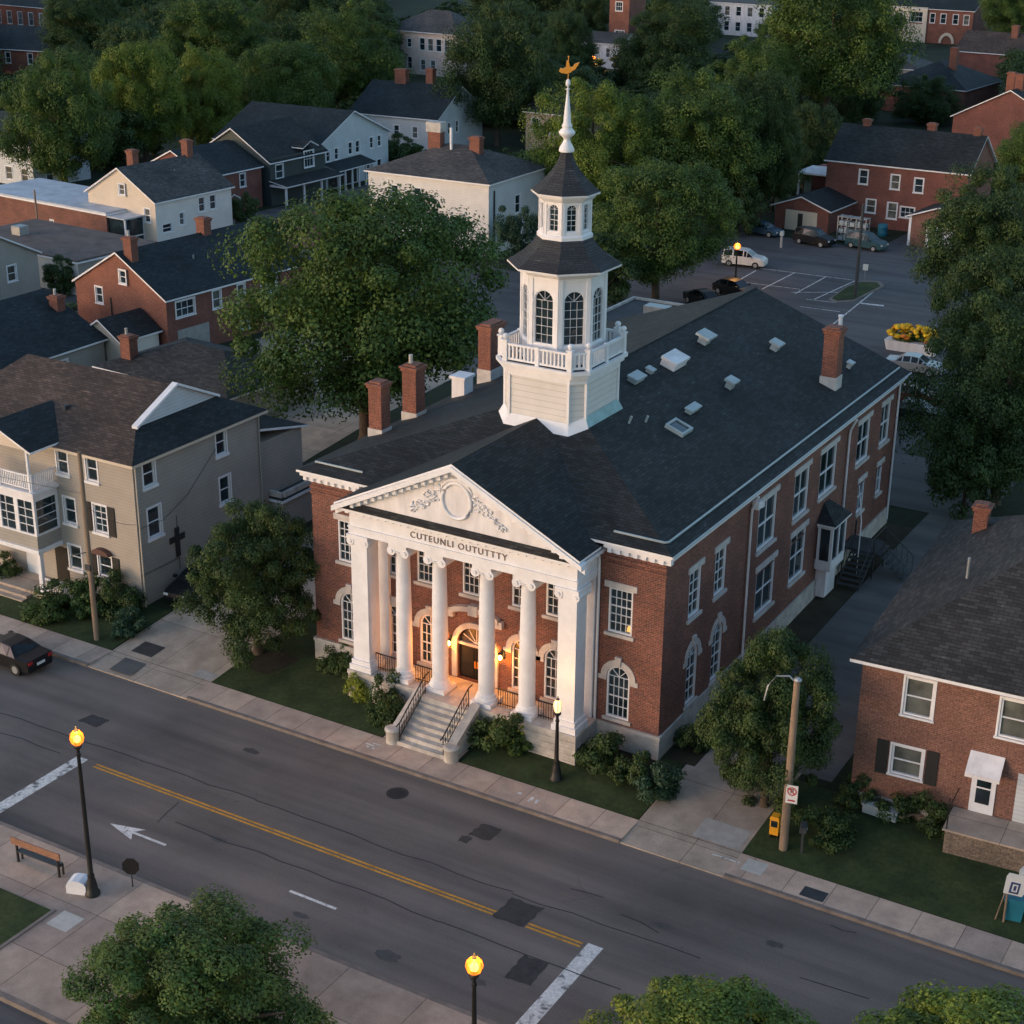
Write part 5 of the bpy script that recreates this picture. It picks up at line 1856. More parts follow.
ot = house('brick_tower', 'tall orange brick tower block at the top centre', 'building', (-110.8, 251), R(-2), 4.6, 7, 14.5, 'flat', 0, BRICK_OR_SUNLIT, BRICK_DK, FLATROOF, fwin=[(1.4, 5.0, 2.2, 1.8), (1.4, 10.6, 1.6, 1.8)], over=.1)  # bright front, dark side: light and shade set by the brick colours
house('white_house', 'small white house below the orange brick tower', 'house', (-108.5, 243), R(-2), 9.5, 8, 5.0, 'gable_x', 1.7, WHITE_W, WHITE_W, ROOF_GY, fwin=[(2.6, 2.2, 1.0, 1.8), (6.2, 2.2, 1.0, 1.8)], over=.3)
house('peach_house', 'small peach house with dark roof behind the weathervane', 'house', (-64.5, 144.0), R(-2), 8, 9, 5.6, 'gable_x', 2.2, PEACH, PEACH, ROOF_BL, fwin=[(1.0, 3.0, 1.2, 1.6), (4.0, 2.6, 1.2, 2.0), (5.6, 2.6, 1.2, 2.0)], over=.4)
tl = house('brick_house', 'far red brick building with white arched windows at the top left corner', 'building', (-256, 231), R(-4), 26, 12, 5.4, 'gable_x', 3.2, BRICK_OR_SUNLIT, BRICK_DK, ROOF_BL, fwin=[(24.0-3.9*i, .8, 1.6, 3.0) for i in range(5)], over=.5)
house('brick_house', 'brick house under a blue grey roof behind the dark tree on the left edge', 'house', (-189, 166), R(10), 24, 14, 4.8, 'gable_x', 3.4, BRICK_OR_SUNLIT, BRICK_DK, ROOF_BL, fwin=[(20, 2.0, 1.1, 2.0), (15, 2.0, 1.1, 2.0)], over=.5)
house('blue_house', 'weathered blue grey house with dark windows at the left edge beside the dark tree', 'house', (-104.5, 81.5), R(-3), 12, 9, 5.2, 'gable_x', 2.6, BLUESIDE, BLUESIDE, ROOF_BL, fwin=[(10.2, 3.2, 1.0, 1.5), (7.4, 3.2, 1.0, 1.5), (9.8, .6, 1.2, 1.6), (7.0, .6, 1.2, 1.6)], rwin=[(1.5, 3, 1, 1.5), (4.5, 3, 1, 1.5), (2, .5, 1.1, 1.6)], over=.3)
XW = ground_at(770, 38)
fwb = house('white_building', 'far white building with dark windows seen over the trees at the top', 'building', (XW.x, XW.y), R(-4), 17, 9, 7.6, 'flat', 0, WHITE_W, WHITE_W, FLATROOF, fwin=[(1.2+3.1*i, v, 1.4, 2.2) for i in range(5) for v in (1.0, 4.6)], over=.3)
X = ground_at(738, 82)
cp = house('canopy_house', 'dark roofed house with a glowing orange rounded canopy at the top', 'house', (X.x+6, X.y), R(-4), 13, 8, 3.4, 'gable_x', 2.0, GREYSIDE, GREYSIDE, ROOF_BL, over=.4)
b = MB()
for k in range(8):
    a0, a1 = math.pi*k/8, math.pi*(k+1)/8
    b.poly([(-7+3.2*math.cos(a0), -.5, 3.4+2.2*math.sin(a0)), (-7+3.2*math.cos(a1), -.5, 3.4+2.2*math.sin(a1)), (-7+2.4*math.cos(a1), 3, 3.6+2.5*math.sin(a1)), (-7+2.4*math.cos(a0), 3, 3.6+2.5*math.sin(a0))])
b.build('canopy', mat_paint('orange_canvas', (.62, .26, .12), .7, .2, 2), cp)
# ---- between the beige house and the courthouse
house('low_house', 'low dark shingled house with brick chimney behind the brown roof', 'house', (-25.5, 23.5), R(-4), 13, 9, 2.3, 'hip', 1.6, GREYSIDE, GREYSIDE, ROOF_RB, chims=[(-11.3, 1.6, 1.0, .8, 4.6, 1)], over=.3)
an = house('garage', 'low flat roofed grey garage between beige house and courthouse', 'garage', (-11.0, 11.2), 0, 6.2, 5.5, 2.2, 'flat', 0, GREYSIDE, GREYSIDE, FLATROOF, over=.1)
part_box(an, 'parapet', STONE, (-6.2, .0, -.1, .1, 2.39, 2.7), (-.1, .12, .11, 5.5, 2.39, 2.7))
#@@PART4

# ================================================================== TREES AND SHRUBS
def crown_mesh(name, nclump, per, leaf, seed, inner=.25, flat=.75, lob=.2, rc=(.17, .30)):
    rs = np.random.RandomState(seed)
    d = rs.normal(size=(nclump, 3))
    d /= np.linalg.norm(d, axis=1)[:, None]
    ph = rs.uniform(0, 6.28, 6)
    lobe = 1+lob*(np.sin(3*d[:, 0]+ph[0])*np.sin(2.6*d[:, 1]+ph[1])+.6*np.sin(4*d[:, 2]+ph[2]+2*d[:, 0]))
    rad = np.where(rs.rand(nclump) < inner, rs.uniform(.2, .6, nclump), rs.uniform(.62, .86, nclump))*lobe
    c = d*rad[:, None]
    c[:, 2] = np.where(c[:, 2] < 0, c[:, 2]*flat, c[:, 2])
    cr = rs.uniform(rc[0], rc[1], nclump)
    n = nclump*per
    ld = rs.normal(size=(n, 3))
    ld[:, 2] = ld[:, 2]*.8+.25
    ld /= np.linalg.norm(ld, axis=1)[:, None]
    rr = rs.uniform(.55, 1.08, n)
    idx = np.repeat(np.arange(nclump), per)
    p = c[idx]+ld*(cr[idx]*rr)[:, None]*np.array([1, 1, .78])
    nor = ld+rs.normal(size=(n, 3))*.38+np.array([0, 0, .35])
    nor /= np.linalg.norm(nor, axis=1)[:, None]
    t = np.cross(nor, rs.normal(size=(n, 3)))
    t /= np.linalg.norm(t, axis=1)[:, None]
    b = np.cross(nor, t)
    s = leaf*rs.uniform(.6, 1.3, n)[:, None]
    fold = nor*s*.18
    v = np.stack([p-t*s*.6, p-b*s*.36-fold, p+t*s*.62, p+b*s*.36-fold], 1).reshape(-1, 3)
    me = bpy.data.meshes.new(name)
    me.vertices.add(4*n)
    me.vertices.foreach_set('co', v.astype(np.float32).ravel())
    me.loops.add(4*n)
    me.loops.foreach_set('vertex_index', np.arange(4*n, dtype=np.int32))
    me.polygons.add(n)
    me.polygons.foreach_set('loop_start', np.arange(0, 4*n, 4, dtype=np.int32))
    me.polygons.foreach_set('loop_total', np.full(n, 4, dtype=np.int32))
    me.update()
    me.validate()
    return me


BIG = [crown_mesh('big_crown_a', 220, 420, .0235, 11, lob=.13, rc=(.09, .25), inner=.3), crown_mesh('big_crown_b', 220, 420, .0235, 12, lob=.2, rc=(.085, .25), inner=.3), crown_mesh('big_crown_c', 225, 410, .0235, 13, lob=.18, rc=(.085, .24), inner=.3)]
MED = [crown_mesh('medium_crown_a', 64, 190, .060, 21, rc=(.14, .27)), crown_mesh('medium_crown_b', 60, 200, .060, 22, lob=.24, rc=(.15, .28))]
NEAR = [crown_mesh('near_crown_a', 210, 420, .026, 31, lob=.16, rc=(.085, .19), inner=.35, flat=.95), crown_mesh('near_crown_b', 200, 430, .026, 32, lob=.15, rc=(.085, .19), inner=.35, flat=.95)]
BUSH = [crown_mesh('bush_leaves_a', 26, 170, .085, 41, flat=.5, rc=(.2, .36)), crown_mesh('bush_leaves_b', 24, 180, .09, 42, flat=.5, lob=.25, rc=(.2, .36))]
CMAT = {}


def crown_with(me, mat):
    k = (me.name, mat.name)
    if k not in CMAT:
        m2 = me.copy()
        m2.materials.append(mat)
        CMAT[k] = m2
    return CMAT[k]


TN = [0]


def tree_at(label, base, rx, ry, rz, zc, me, mat, group=None, name='tree', lean=(0, 0), trunk_r=None, cat='tree'):
    """base: ground point, crown ellipsoid radii, zc: height of the crown centre above the base"""
    TN[0] += 1
    rnd = random.Random(sum(ord(ch)*(i % 7+1) for i, ch in enumerate(label)))
    t = thing(name, label, cat, base, 0, group)
    b = MB()
    r0 = trunk_r or max(.12, min(.55, rx*.055))
    top = zc+rz*.45
    path = [(0, 0, -.3), (r0*.1, 0, .4), (lean[0]*.4, lean[1]*.4, zc*.5), (lean[0], lean[1], zc), (lean[0]*1.1, lean[1]*1.1, top)]
    b.tube(path, [r0*1.5, r0*1.1, r0*.85, r0*.6, r0*.12], 8)
    for k in range(6):
        a = k*1.05+rnd.uniform(-.3, .3)
        z0 = zc*rnd.uniform(.55, .95)
        e = (lean[0]+rx*.6*math.cos(a), lean[1]+ry*.6*math.sin(a), zc+rz*rnd.uniform(-.2, .5))
        m = (lean[0]*.8+rx*.25*math.cos(a), lean[1]*.8+ry*.25*math.sin(a), z0+(e[2]-z0)*.35)
        b.tube([(lean[0]*z0/zc, lean[1]*z0/zc, z0), m, e], [r0*.5, r0*.36, r0*.08], 6)
    b.build('trunk', BARK, t)
    c = bpy.data.objects.new('crown', crown_with(me, mat))
    COL.objects.link(c)
    c.parent = t
    c.location = (lean[0], lean[1], zc)
    c.scale = (rx, ry, rz)
    c.rotation_euler = (0, 0, rnd.uniform(0, 6.28))
    return t


def tree_px(label, bv, u0, u1, v0, v1, me, mat, group=None, **kw):
    uc = (u0+u1)/2
    X = ground_at(uc, bv)
    s = project((X.x, X.y, X.z+4))[2]
    rx = (u1-u0)/2/s
    hv = (v1-v0)/2/s
    el = math.atan2(CAM.z-X.z, math.hypot(CAM.x-X.x, CAM.y-X.y))
    rz = math.sqrt(max(hv*hv-(rx*math.sin(el)*.8)**2, (.45*rx)**2))/math.cos(el)
    zc = z_at(X.x, X.y, (v0+v1)/2)-X.z
    zc = max(zc, rz*.7)
    # slide the base so that the crown stays over the wanted column
    for _ in range(4):
        u, v, s = project((X.x, X.y, X.z+zc))
        X = X+Vector((math.cos(YAW), math.sin(YAW), 0))*((uc-u)/s)
        X.z = g(X.y)
    return tree_at(label, X, rx/.95, rx/.95, rz/.93, zc, me, mat, group, **kw)


GT = 'street and garden trees'
tree_px('huge broad green tree crowded against the left flank of the courthouse', 440, 226, 502, 178, 446, BIG[0], LEAF_MID, GT)
tree_px('round bushy tree on the front lawn left of the portico', 655, 182, 326, 494, 662, NEAR[1], LEAF_DARK, GT)
tree_px('dense small tree beside the right driveway and utility pole', 808, 698, 842, 634, 818, NEAR[0], LEAF_DARK, GT)
tree_px('very large dark tree right of the courthouse rear corner', 505, 914, 1100, 290, 515, BIG[1], LEAF_DARK, GT)
tree_px('tall dark tree above the flower planter at the right edge', 415, 918, 1062, 165, 322, BIG[2], LEAF_DARK, GT)
tree_px('dark tree low against the alley behind the courthouse corner', 520, 925, 1010, 420, 528, MED[1], LEAF_DARK, GT)
tree_px('dark tree filling the middle of the right hand clump behind the brick house chimney', 455, 938, 1075, 236, 420, BIG[0], LEAF_DARK, GT)
tree_px('mid green tree at the right edge beside the long brick house', 300, 992, 1080, 118, 215, BIG[0], LEAF_MID, GT)
tree_px('rounded tree right behind the belfry', 302, 586, 730, 152, 308, BIG[0], LEAF_MID, GT)
tree_px('bright lime green tree directly behind the spire', 235, 530, 655, 80, 222, BIG[1], LEAF_LIGHT, GT)
tree_px('broad tree behind the round tree near the parking lot', 232, 625, 765, 66, 216, BIG[2], LEAF_MID, GT)
tree_px('large tree at the rear left corner of the parking lot', 224, 722, 806, 62, 222, BIG[0], LEAF_DARK, GT)
tree_px('tree filling the gap between the round tree and the lot corner tree', 226, 640, 750, 110, 232, BIG[2], LEAF_DARK, GT)
tree_px('low dark thicket left of the blue car', 236, 716, 764, 176, 240, MED[0], LEAF_DARK, GT)
tree_px('low dark thicket behind the blue car and brick garage', 212, 748, 800, 150, 216, MED[1], LEAF_DARK, GT)
tree_px('shaded tree behind the brick garage', 196, 770, 840, 96, 200, BIG[0], LEAF_DARK, GT)
tree_px('dark tree behind the lot corner tree', 160, 700, 800, 40, 150, BIG[1], LEAF_MID, GT)
tree_px('dark tree above the carport against the dark blue roofs', 118, 836, 906, 14, 112, BIG[2], LEAF_DARK, GT)
tree_px('dark tree behind the cream house chimneys', 170, 60, 150, 96, 178, MED[0], LEAF_DARK, GT)
tree_px('tree between the green house and the sunlit pair', 134, 206, 290, 62, 148, BIG[2], LEAF_MID, GT)
tree_px('dark tree hiding the lower right of the pink house', 120, 470, 540, 60, 128, BIG[0], LEAF_DARK, GT)
tree_px('tree at the top edge left of the orange brick tower', 60, 560, 612, -16, 58, BIG[1], LEAF_DARK, GT)
tree_px('tall pale topped tree at the top right above the parking lot', 150, 752, 912, -45, 120, BIG[1], LEAF_MID, GT)
tree_px('dark domed tree on the left edge behind the pale flat roof', 194, 0, 118, 48, 200, BIG[2], LEAF_MID, GT)
tree_px('sunlit yellow green tree left of the twin crowns', 165, 98, 186, 34, 168, BIG[0], LEAF_LIGHT, GT)
tree_px('sunlit tree right of the twin crowns above the cream house', 156, 163, 248, 46, 156, BIG[1], LEAF_LIGHT, GT)
tree_px('leafy tree behind the twin sunlit crowns at the top', 112, 158, 268, -14, 78, BIG[2], LEAF_MID, GT)
tree_px('dark tree above the dark green house', 148, 236, 335, 34, 152, BIG[0], LEAF_MID, GT)
tree_px('deep green tree left of the pale pink house', 118, 300, 402, 2, 116, BIG[1], LEAF_MID, GT)
tree_px('tall dark tree right of the pale pink house', 146, 438, 556, 0, 146, BIG[2], LEAF_DARK, GT)
tree_px('dark tree behind the weathervane', 98, 536, 600, 6, 92, BIG[0], LEAF_DARK, GT)
tree_px('wide tree covering the right of the orange brick tower', 100, 618, 722, -8, 100, BIG[1], LEAF_DARK, GT)
tree_px('dark tree in the gap at the top left corner', 82, 34, 124, -16, 66, BIG[2], LEAF_DARK, GT)
tree_px('tree at the top right corner beside the far brick house', 56, 976, 1050, -24, 48, BIG[0], LEAF_MID, GT)
tree_px('spreading dark tree in front of the red chimney roof', 124, 893, 962, 78, 136, BIG[1], LEAF_DARK, GT)
tree_px('narrow dark tree left of the carport', 130, 806, 890, 40, 150, BIG[2], LEAF_DARK, GT)
tree_px('pale green tree between the far white building and the top right', 74, 752, 800, 10, 74, BIG[2], LEAF_MID, GT)
tree_px('dark tree at the very top above the pink house', 46, 462, 620, -46, 36, BIG[1], LEAF_DARK, GT)
tree_px('dark tree filling the top edge above the green house', 66, 250, 330, -34, 50, BIG[0], LEAF_DARK, GT)
tree_px('low dark tree beneath the orange canopy roof', 92, 690, 770, 44, 96, MED[0], LEAF_DARK, GT)
tree_px('dark tree behind the peach house', 110, 500, 546, 40, 110, BIG[0], LEAF_DARK, GT)
tree_px('small tree between the black roofed house and the white house', 166, 376, 414, 134, 170, MED[0], LEAF_DARK, GT)
tree_px('dark bushy evergreen at the right of the large white house', 260, 496, 544, 204, 264, MED[1], LEAF_BLUE, GT)
tree_px('scrubby tree in the shade behind the courthouse wing', 316, 560, 640, 236, 318, MED[0], LEAF_DARK, GT)
tree_px('small tree beside the red paving in the side street', 232, 224, 262, 190, 236, MED[1], LEAF_DARK, GT)
tree_px('dark tree behind the orange brick gable', 296, 40, 76, 256, 300, MED[0], LEAF_DARK, GT)
# foreground crowns, rooted in the plaza lawn just below the picture
tree_at('maple with ragged crown in the plaza at the bottom left', Vector((14.5, -25.7, 0)), 6.1, 4.8, 2.8, 2.1, NEAR[0], LEAF_MID, GT)
tree_at('yellow green tree at the bottom edge right of the lit lamp', Vector((31.2, -21.4, 0)), 5.3, 4.6, 3.1, 3.5, NEAR[0], LEAF_LIGHT, GT)
tree_at('leafy tree cut by the bottom right corner', Vector((39.2, -19.4, 0)), 5.2, 4.6, 3.4, 5.0, NEAR[0], LEAF_LIGHT, GT)

# distant woods that read as one mass
def woods(name, pts, me_list, mat):
    vs, n = [], 0
    for i, (x, y, r, h) in enumerate(pts):
        me = me_list[i % len(me_list)]
        a = np.empty(len(me.vertices)*3, np.float32)
        me.vertices.foreach_get('co', a)
        a = a.reshape(-1, 4, 3)[::3].reshape(-1, 3)
        cen = a.reshape(-1, 4, 3).mean(1, keepdims=True)
        a = (cen+(a.reshape(-1, 4, 3)-cen)*1.7).reshape(-1, 3)
        th = i*1.7
        c, s = math.cos(th), math.sin(th)
        q = np.stack([(a[:, 0]*c-a[:, 1]*s)*r+x, (a[:, 0]*s+a[:, 1]*c)*r+y, a[:, 2]*h+g(y)+h*.75], 1)
        vs.append(q)
    v = np.concatenate(vs)
    n = len(v)//4
    me = bpy.data.meshes.new(name)
    me.vertices.add(4*n)
    me.vertices.foreach_set('co', v.astype(np.float32).ravel())
    me.loops.add(4*n)
    me.loops.foreach_set('vertex_index', np.arange(4*n, dtype=np.int32))
    me.polygons.add(n)
    me.polygons.foreach_set('loop_start', np.arange(0, 4*n, 4, dtype=np.int32))
    me.polygons.foreach_set('loop_total', np.full(n, 4, dtype=np.int32))
    me.update()
    me.validate()
    me.materials.append(mat)
    o = bpy.data.objects.new(name, me)
    COL.objects.link(o)
    o['kind'] = 'stuff'
    return o


rw = random.Random(99)
pts = []
for k in range(620):
    d = rw.uniform(250, 640)
    an = YAW+rw.uniform(-.42, .42)
    x, y = CAM.x-d*math.sin(an), CAM.y+d*math.cos(an)
    u, v, s = project((x, y, g(y)+4))
    # keep clear of the far houses
    if any(abs(u-a) < w and v < b for a, b, w in ((435, 135, 60), (945, 150, 85), (610, 70, 40), (20, 80, 45), (745, 90, 45))) and d < 700:
        continue
    if d < 330 and rw.random() < .3:
        continue
    pts.append((x, y, rw.uniform(5, 9), rw.uniform(5, 8)))
woods('distant_woods', pts, BIG, LEAF_DARK)
pts = []
for k in range(620):
    u, v = rw.uniform(-40, 1064), rw.uniform(22, 250)
    X = ground_at(u, v)
    if -32 < X.x < 18 and X.y < 112:
        continue
    hit_ = False
    for o in bpy.data.objects:
        if o.type == 'EMPTY' and o.get('category') in ('house', 'building', 'garage', 'shed'):
            dx, dy = X.x-o.location.x, X.y-o.location.y
            if -26 < dx < 9 and -9 < dy < 16:
                hit_ = True
                break
    if any(a0 < u < a1 and b0 < v < b1 for a0, a1, b0, b1 in ((375, 485, 36, 122), (870, 1064, 30, 130), (585, 650, 30, 80), (-40, 60, 20, 100), (690, 790, 20, 90))):
        continue
    if hit_ or (-76 < X.x < -52 and X.y < 110):
        continue
    kk = 1.0 if v > 130 else 1.6
    pts.append((X.x, X.y, rw.uniform(1.6, 3.2)*kk, rw.uniform(1.2, 2.4)*kk))
woods('undergrowth', pts, MED, LEAF_DARK)


def bush(label, u0, u1, v0, v1, me, mat, group='garden shrubs', name='shrub', bv=None, flowers=None, nfl=0):
    uc = (u0+u1)/2
    X = ground_at(uc, bv or v1-4)
    s = project(X)[2]
    rx = (u1-u0)/2/s
    rz = max(.35, (v1-v0)/2/s*1.0)
    t = thing(name, label, 'shrub', X, 0, group)
    o = bpy.data.objects.new('foliage', crown_with(me, mat))
    COL.objects.link(o)
    o.parent = t
    o.scale = (rx*1.3, rx*1.15, rz*1.35)
    o.location = (0, rx*.35, rz*.55)
    o.rotation_euler = (0, 0, u0*.7)
    if flowers:
        rnd = random.Random(int(u0))
        b = MB()
        for k in range(nfl):
            a, e = rnd.uniform(0, 6.28), rnd.uniform(.15, 1.4)
            b.ball((rx*.98*math.cos(a)*math.cos(e), rx*.35+rx*.95*math.sin(a)*math.cos(e), rz*.55+rz*1.05*math.sin(e)), rnd.uniform(.06, .12), 6, 4)
        b.build('blossoms', flowers, t)
    return t


bush('dark shrub in the bed against the left front wall', 316, 350, 640, 676, BUSH[0], LEAF_DARK)
bush('shrub at the foot of the leftmost corner pier', 334, 366, 652, 690, BUSH[1], LEAF_DARK)
bush('yellow green shrub on the lawn left of the front steps', 343, 372, 672, 708, BUSH[1], FLOWER_LG)
bush('rounded dark shrub beside the left cheek wall of the steps', 362, 404, 664, 724, BUSH[0], LEAF_DARK)
bush('full round green shrub right of the front steps', 466, 524, 700, 758, BUSH[0], LEAF_HEDGE)
bush('lime flowered shrub behind the courtyard lamp', 502, 532, 722, 757, BUSH[1], LEAF_MID, flowers=FLOWER_LG, nfl=14)
bush('broad shrub at the right corner pier', 570, 622, 726, 774, BUSH[1], LEAF_DARK)
bush('shrub against the right front corner stonework', 610, 650, 740, 792, BUSH[0], LEAF_DARK)
bush('low spreading shrub at the lawn corner by the right driveway', 632, 682, 756, 806, BUSH[1], LEAF_BLUE)
bush('shrub behind the corner in the alley bed', 672, 706, 716, 756, BUSH[0], LEAF_DARK)
bush('tall clipped hedge at the beige house porch railing', 20, 74, 578, 622, BUSH[0], LEAF_HEDGE, name='hedge')
bush('clipped hedge between the wooden pole and the porch', 62, 108, 576, 620, BUSH[1], LEAF_HEDGE, name='hedge')
bush('dark hedge under the hooded window', 94, 136, 566, 622, BUSH[0], LEAF_DARK, name='hedge')
bush('low blue green juniper beside the left driveway', 106, 142, 608, 640, BUSH[1], LEAF_BLUE)
bush('hedge at the left edge beside the porch steps', -14, 16, 552, 584, BUSH[0], LEAF_HEDGE, name='hedge')
bush('shaded shrub under the small tree by the utility pole', 796, 850, 800, 850, BUSH[0], LEAF_DARK)
bush('weedy shrub against the pink brick foundation', 874, 920, 790, 826, BUSH[1], LEAF_DARK)
bush('scraggly shrub beside the stone stoop', 912, 952, 784, 838, BUSH[0], LEAF_DARK)
bush('dark shrub at the near corner of the pink brick house', 832, 872, 770, 812, BUSH[1], LEAF_DARK)
bush('dark hedge behind the low grey cottage', 30, 84, 318, 346, BUSH[0], LEAF_HEDGE, bv=330)

# ================================================================== STREET FURNITURE
def street_lamp(label, base, zg, rg=.25, soft=False, power=90, name='street_lamp'):
    t = thing(name, label, 'street lamp', base, 0, 'street lamps')
    b = MB()
    H = zg
    b.lathe([(.30, -.05), (.30, .12), (.24, .18), (.2, .5), (.15, .75), (.13, .82), (.15, .88), (.105, 1.0), (.09, H*.5), (.07, H-.75), (.1, H-.7), (.07, H-.62), (.06, H-.45), (.15, H-.36), (.17, H-.3), (.13, H-.24)], (0, 0), 14)
    b.build('pole', IRON, t)
    c = MB()
    c.lathe([(.11, H-.25), (rg*.86, H-.12), (rg, H+.04), (rg*.9, H+.2), (rg*.5, H+.33), (.05, H+.36)], (0, 0), 18)
    c.build('globe', LAMP_SOFT if soft else LAMP_GLOBE, t)
    c = MB()
    c.ball((0, 0, H), rg*.5, 12, 8, 1.15)
    c.build('bulb', LAMP_SOFT if soft else LAMP_ON, t)
    c = MB()
    for k in range(6):
        a = k*math.pi/3
        c.tube([(rg*.8*math.cos(a), rg*.8*math.sin(a), H-.16), (rg*1.04*math.cos(a), rg*1.04*math.sin(a), H+.04), (rg*.93*math.cos(a), rg*.93*math.sin(a), H+.21), (.04*math.cos(a), .04*math.sin(a), H+.38)], .011, 4)
    c.lathe([(.09, H+.355), (.06, H+.42), (.02, H+.46), (.03, H+.5), (.005, H+.54)], (0, 0), 8)
    c.build('lamp_cage', IRON, t)
    add_point('lamp_light', (0, 0, H+.75), power, (1.0, .48, .12), .25, t)
    return t


LAMP_GLOBE = mat_emit('lamp_globe_glow', (1.0, .21, .012), 1.0)
_nt = LAMP_GLOBE.node_tree
_tp = N(_nt, 'ShaderNodeBsdfTransparent')
_mx = N(_nt, 'ShaderNodeMixShader')
_mx.inputs[0].default_value = .55
_nt.links.new(_tp.outputs[0], _mx.inputs[1])
_nt.links.new(_nt.nodes['Principled BSDF'].outputs[0], _mx.inputs[2])
_nt.links.new(_mx.outputs[0], _nt.nodes['Material Output'].inputs['Surface'])
X = ground_at(93, 896)
street_lamp('tall black street lamp with glowing amber globe at the plaza bench', X, z_at(X.x, X.y, 739), .27, power=200)
X = Vector((23.35, -22.3, 0))
street_lamp('black street lamp with bright amber globe rising from the bottom edge', X, z_at(X.x, X.y, 967), .29, power=200)
X = ground_at(556, 781)
street_lamp('shorter black lamp with pale yellow globe in front of the right corner pier', X, z_at(X.x, X.y, 707)-X.z, .2, True, 20)
X = ground_at(735, 286)
street_lamp('lit lamp beside the white car in the parking lot', X, z_at(X.x, X.y, 247)-X.z, .34, False, 160)
X = ground_at(592, 84)
street_lamp('tiny lit lamp among the dark trees below the white house', X, z_at(X.x, X.y, 58)-X.z, .55, False, 500)


def pole(label, base, top_px, r=.15, arm=None, name='utility_pole', mat=WOODPOLE, cat='utility pole'):
    t = thing(name, label, cat, base, 0, 'utility poles' if name == 'utility_pole' else None)
    H = z_at(base.x, base.y, top_px)-base.z
    b = MB()
    b.tube([(0, 0, -.4), (0, 0, H*.5), (0, 0, H)], [r*1.1, r*.95, r*.75], 10)
    b.build('post', mat, t)
    return t, H


t, H = pole('tall brown wooden utility pole in front of the beige house', ground_at(97, 640), 452, .14)
b = MB()
b.tube([(0, -.1, 5.0), (-.9, -.3, 4.7), (-.95, -.32, 4.6)], .03, 6)
b.box(-.18, .18, -.2, -.12, 4.0, 4.3)
b.build('bracket', DKMETAL, t)
t, H = pole('pale wooden utility pole with curved lamp arm and red sign by the right driveway', ground_at(783, 851), 678, .17)
b = MB()
b.tube([(0, 0, H-.25), (-.3, -.1, H+.05), (-.8, -.2, H-.05), (-1.1, -.3, H-.5), (-1.2, -.32, H-1.2)], .035, 6)
b.lathe([(.04, H-.15), (.16, H-.1), (.16, H-.02), (.03, H+.05)], (.05, -.05), 10)
b.build('lamp_arm', STEEL, t)
zs = z_at(t.location.x, t.location.y, 791)-t.location.z
b = MB(Matrix.Rotation(R(12), 4, 'Z'))
b.box(-.05, .43, -.22, -.2, zs-.42, zs+.42)
sg = b.build('parking_sign', SIGNWHITE, t)
b = MB(Matrix.Rotation(R(12), 4, 'Z'))
for i in range(16):
    a0, a1 = 2*math.pi*i/16, 2*math.pi*(i+1)/16
    b.prism_y([(.19+rr*math.cos(a), zs+.14+rr*math.sin(a)) for rr, a in ((.2, a0), (.2, a1), (.145, a1), (.145, a0))], -.228, -.221)
b.prism_y([(.04, zs+.26), (.08, zs+.3), (.34, zs+.02), (.3, zs-.02)], -.229, -.221)
b.build('prohibition_ring', SIGNRED, sg)
b = MB(Matrix.Rotation(R(12), 4, 'Z'))
b.box(.04, .34, -.228, -.221, zs-.32, zs-.25)
b.build('sign_bar', SIGNRED, sg)
b = MB(Matrix.Rotation(R(12), 4, 'Z'))
b.box(.13, .17, -.227, -.221, zs+.05, zs+.25)
b.box(.17, .25, -.227, -.221, zs+.21, zs+.25)
b.box(.17, .25, -.227, -.221, zs+.13, zs+.17)
b.box(.22, .26, -.2265, -.221, zs+.17, zs+.21)
b.build('sign_letter', SIGNBLACK, sg)
pole('dark pole standing in the planted island of the parking lot', ground_at(855, 299), 205, .16, mat=DKMETAL, name='light_pole', cat='light pole')
pole('thin wooden pole in front of the pale flat roofed shop', ground_at(40, 247), 190, .12)
pole('slim dark pole at the corner of the large white house', ground_at(492, 250), 198, .09, mat=DKMETAL, name='light_pole', cat='light pole')

# bench
A, B_ = ground_at(17, 862), ground_at(60, 880)
t = thing('bench', 'long wooden bench with black metal legs facing the street', 'bench', (A+B_)/2, math.atan2(B_.y-A.y, B_.x-A.x))
hl = (B_-A).length/2+.15
b = MB()
b.box(-hl, hl, -.06, .0, .86, 1.16)
b.build('backrest', BENCHWOOD, t)
b = MB()
b.box(-hl+.2, hl-.2, -.02, .3, .5, .55)
b.build('seat', DKMETAL, t)
for s in (-1, 1):
    b = MB()
    x = s*(hl-.2)
    b.box(x-.04, x+.04, .003, .08, 0, 1.1)
    b.box(x-.035, x+.035, .083, .3, .44, .5)
    b.box(x-.035, x+.035, .24, .3, 0, .44)
    b.build('leg', IRON, t)
# white bollard box and round-headed sign by the kerb
X = ground_at(80, 893)
t = thing('barrier_block', 'white rounded concrete block beside the tall lamp foot', 'block', X, R(20))
b = MB()
b.prism_y([(-.42, 0), (.42, 0), (.42, .35), (.34, .52), (.15, .6), (-.15, .6), (-.34, .52), (-.42, .35)], -.3, .3)
b.build('block', WHITE, t)
b = MB()
b.box(.425, .44, -.2, .2, .08, .4)
b.build('dark_plate', DKMETAL, t)
X = ground_at(133, 889)
t = thing('kerb_sign', 'dark octagonal sign seen from behind at the plaza kerb', 'sign', X, YAW)
b = MB()
b.tube([(0, 0, 0), (0, 0, 1.0)], .03, 8)
b.build('post', DKMETAL, t)
b = MB()
b.prism_y([(.36*math.cos(R(22.5+45*k)), .98+.4*math.sin(R(22.5+45*k))) for k in range(8)], -.05, -.03)
b.build('sign_plate', IRON, t)
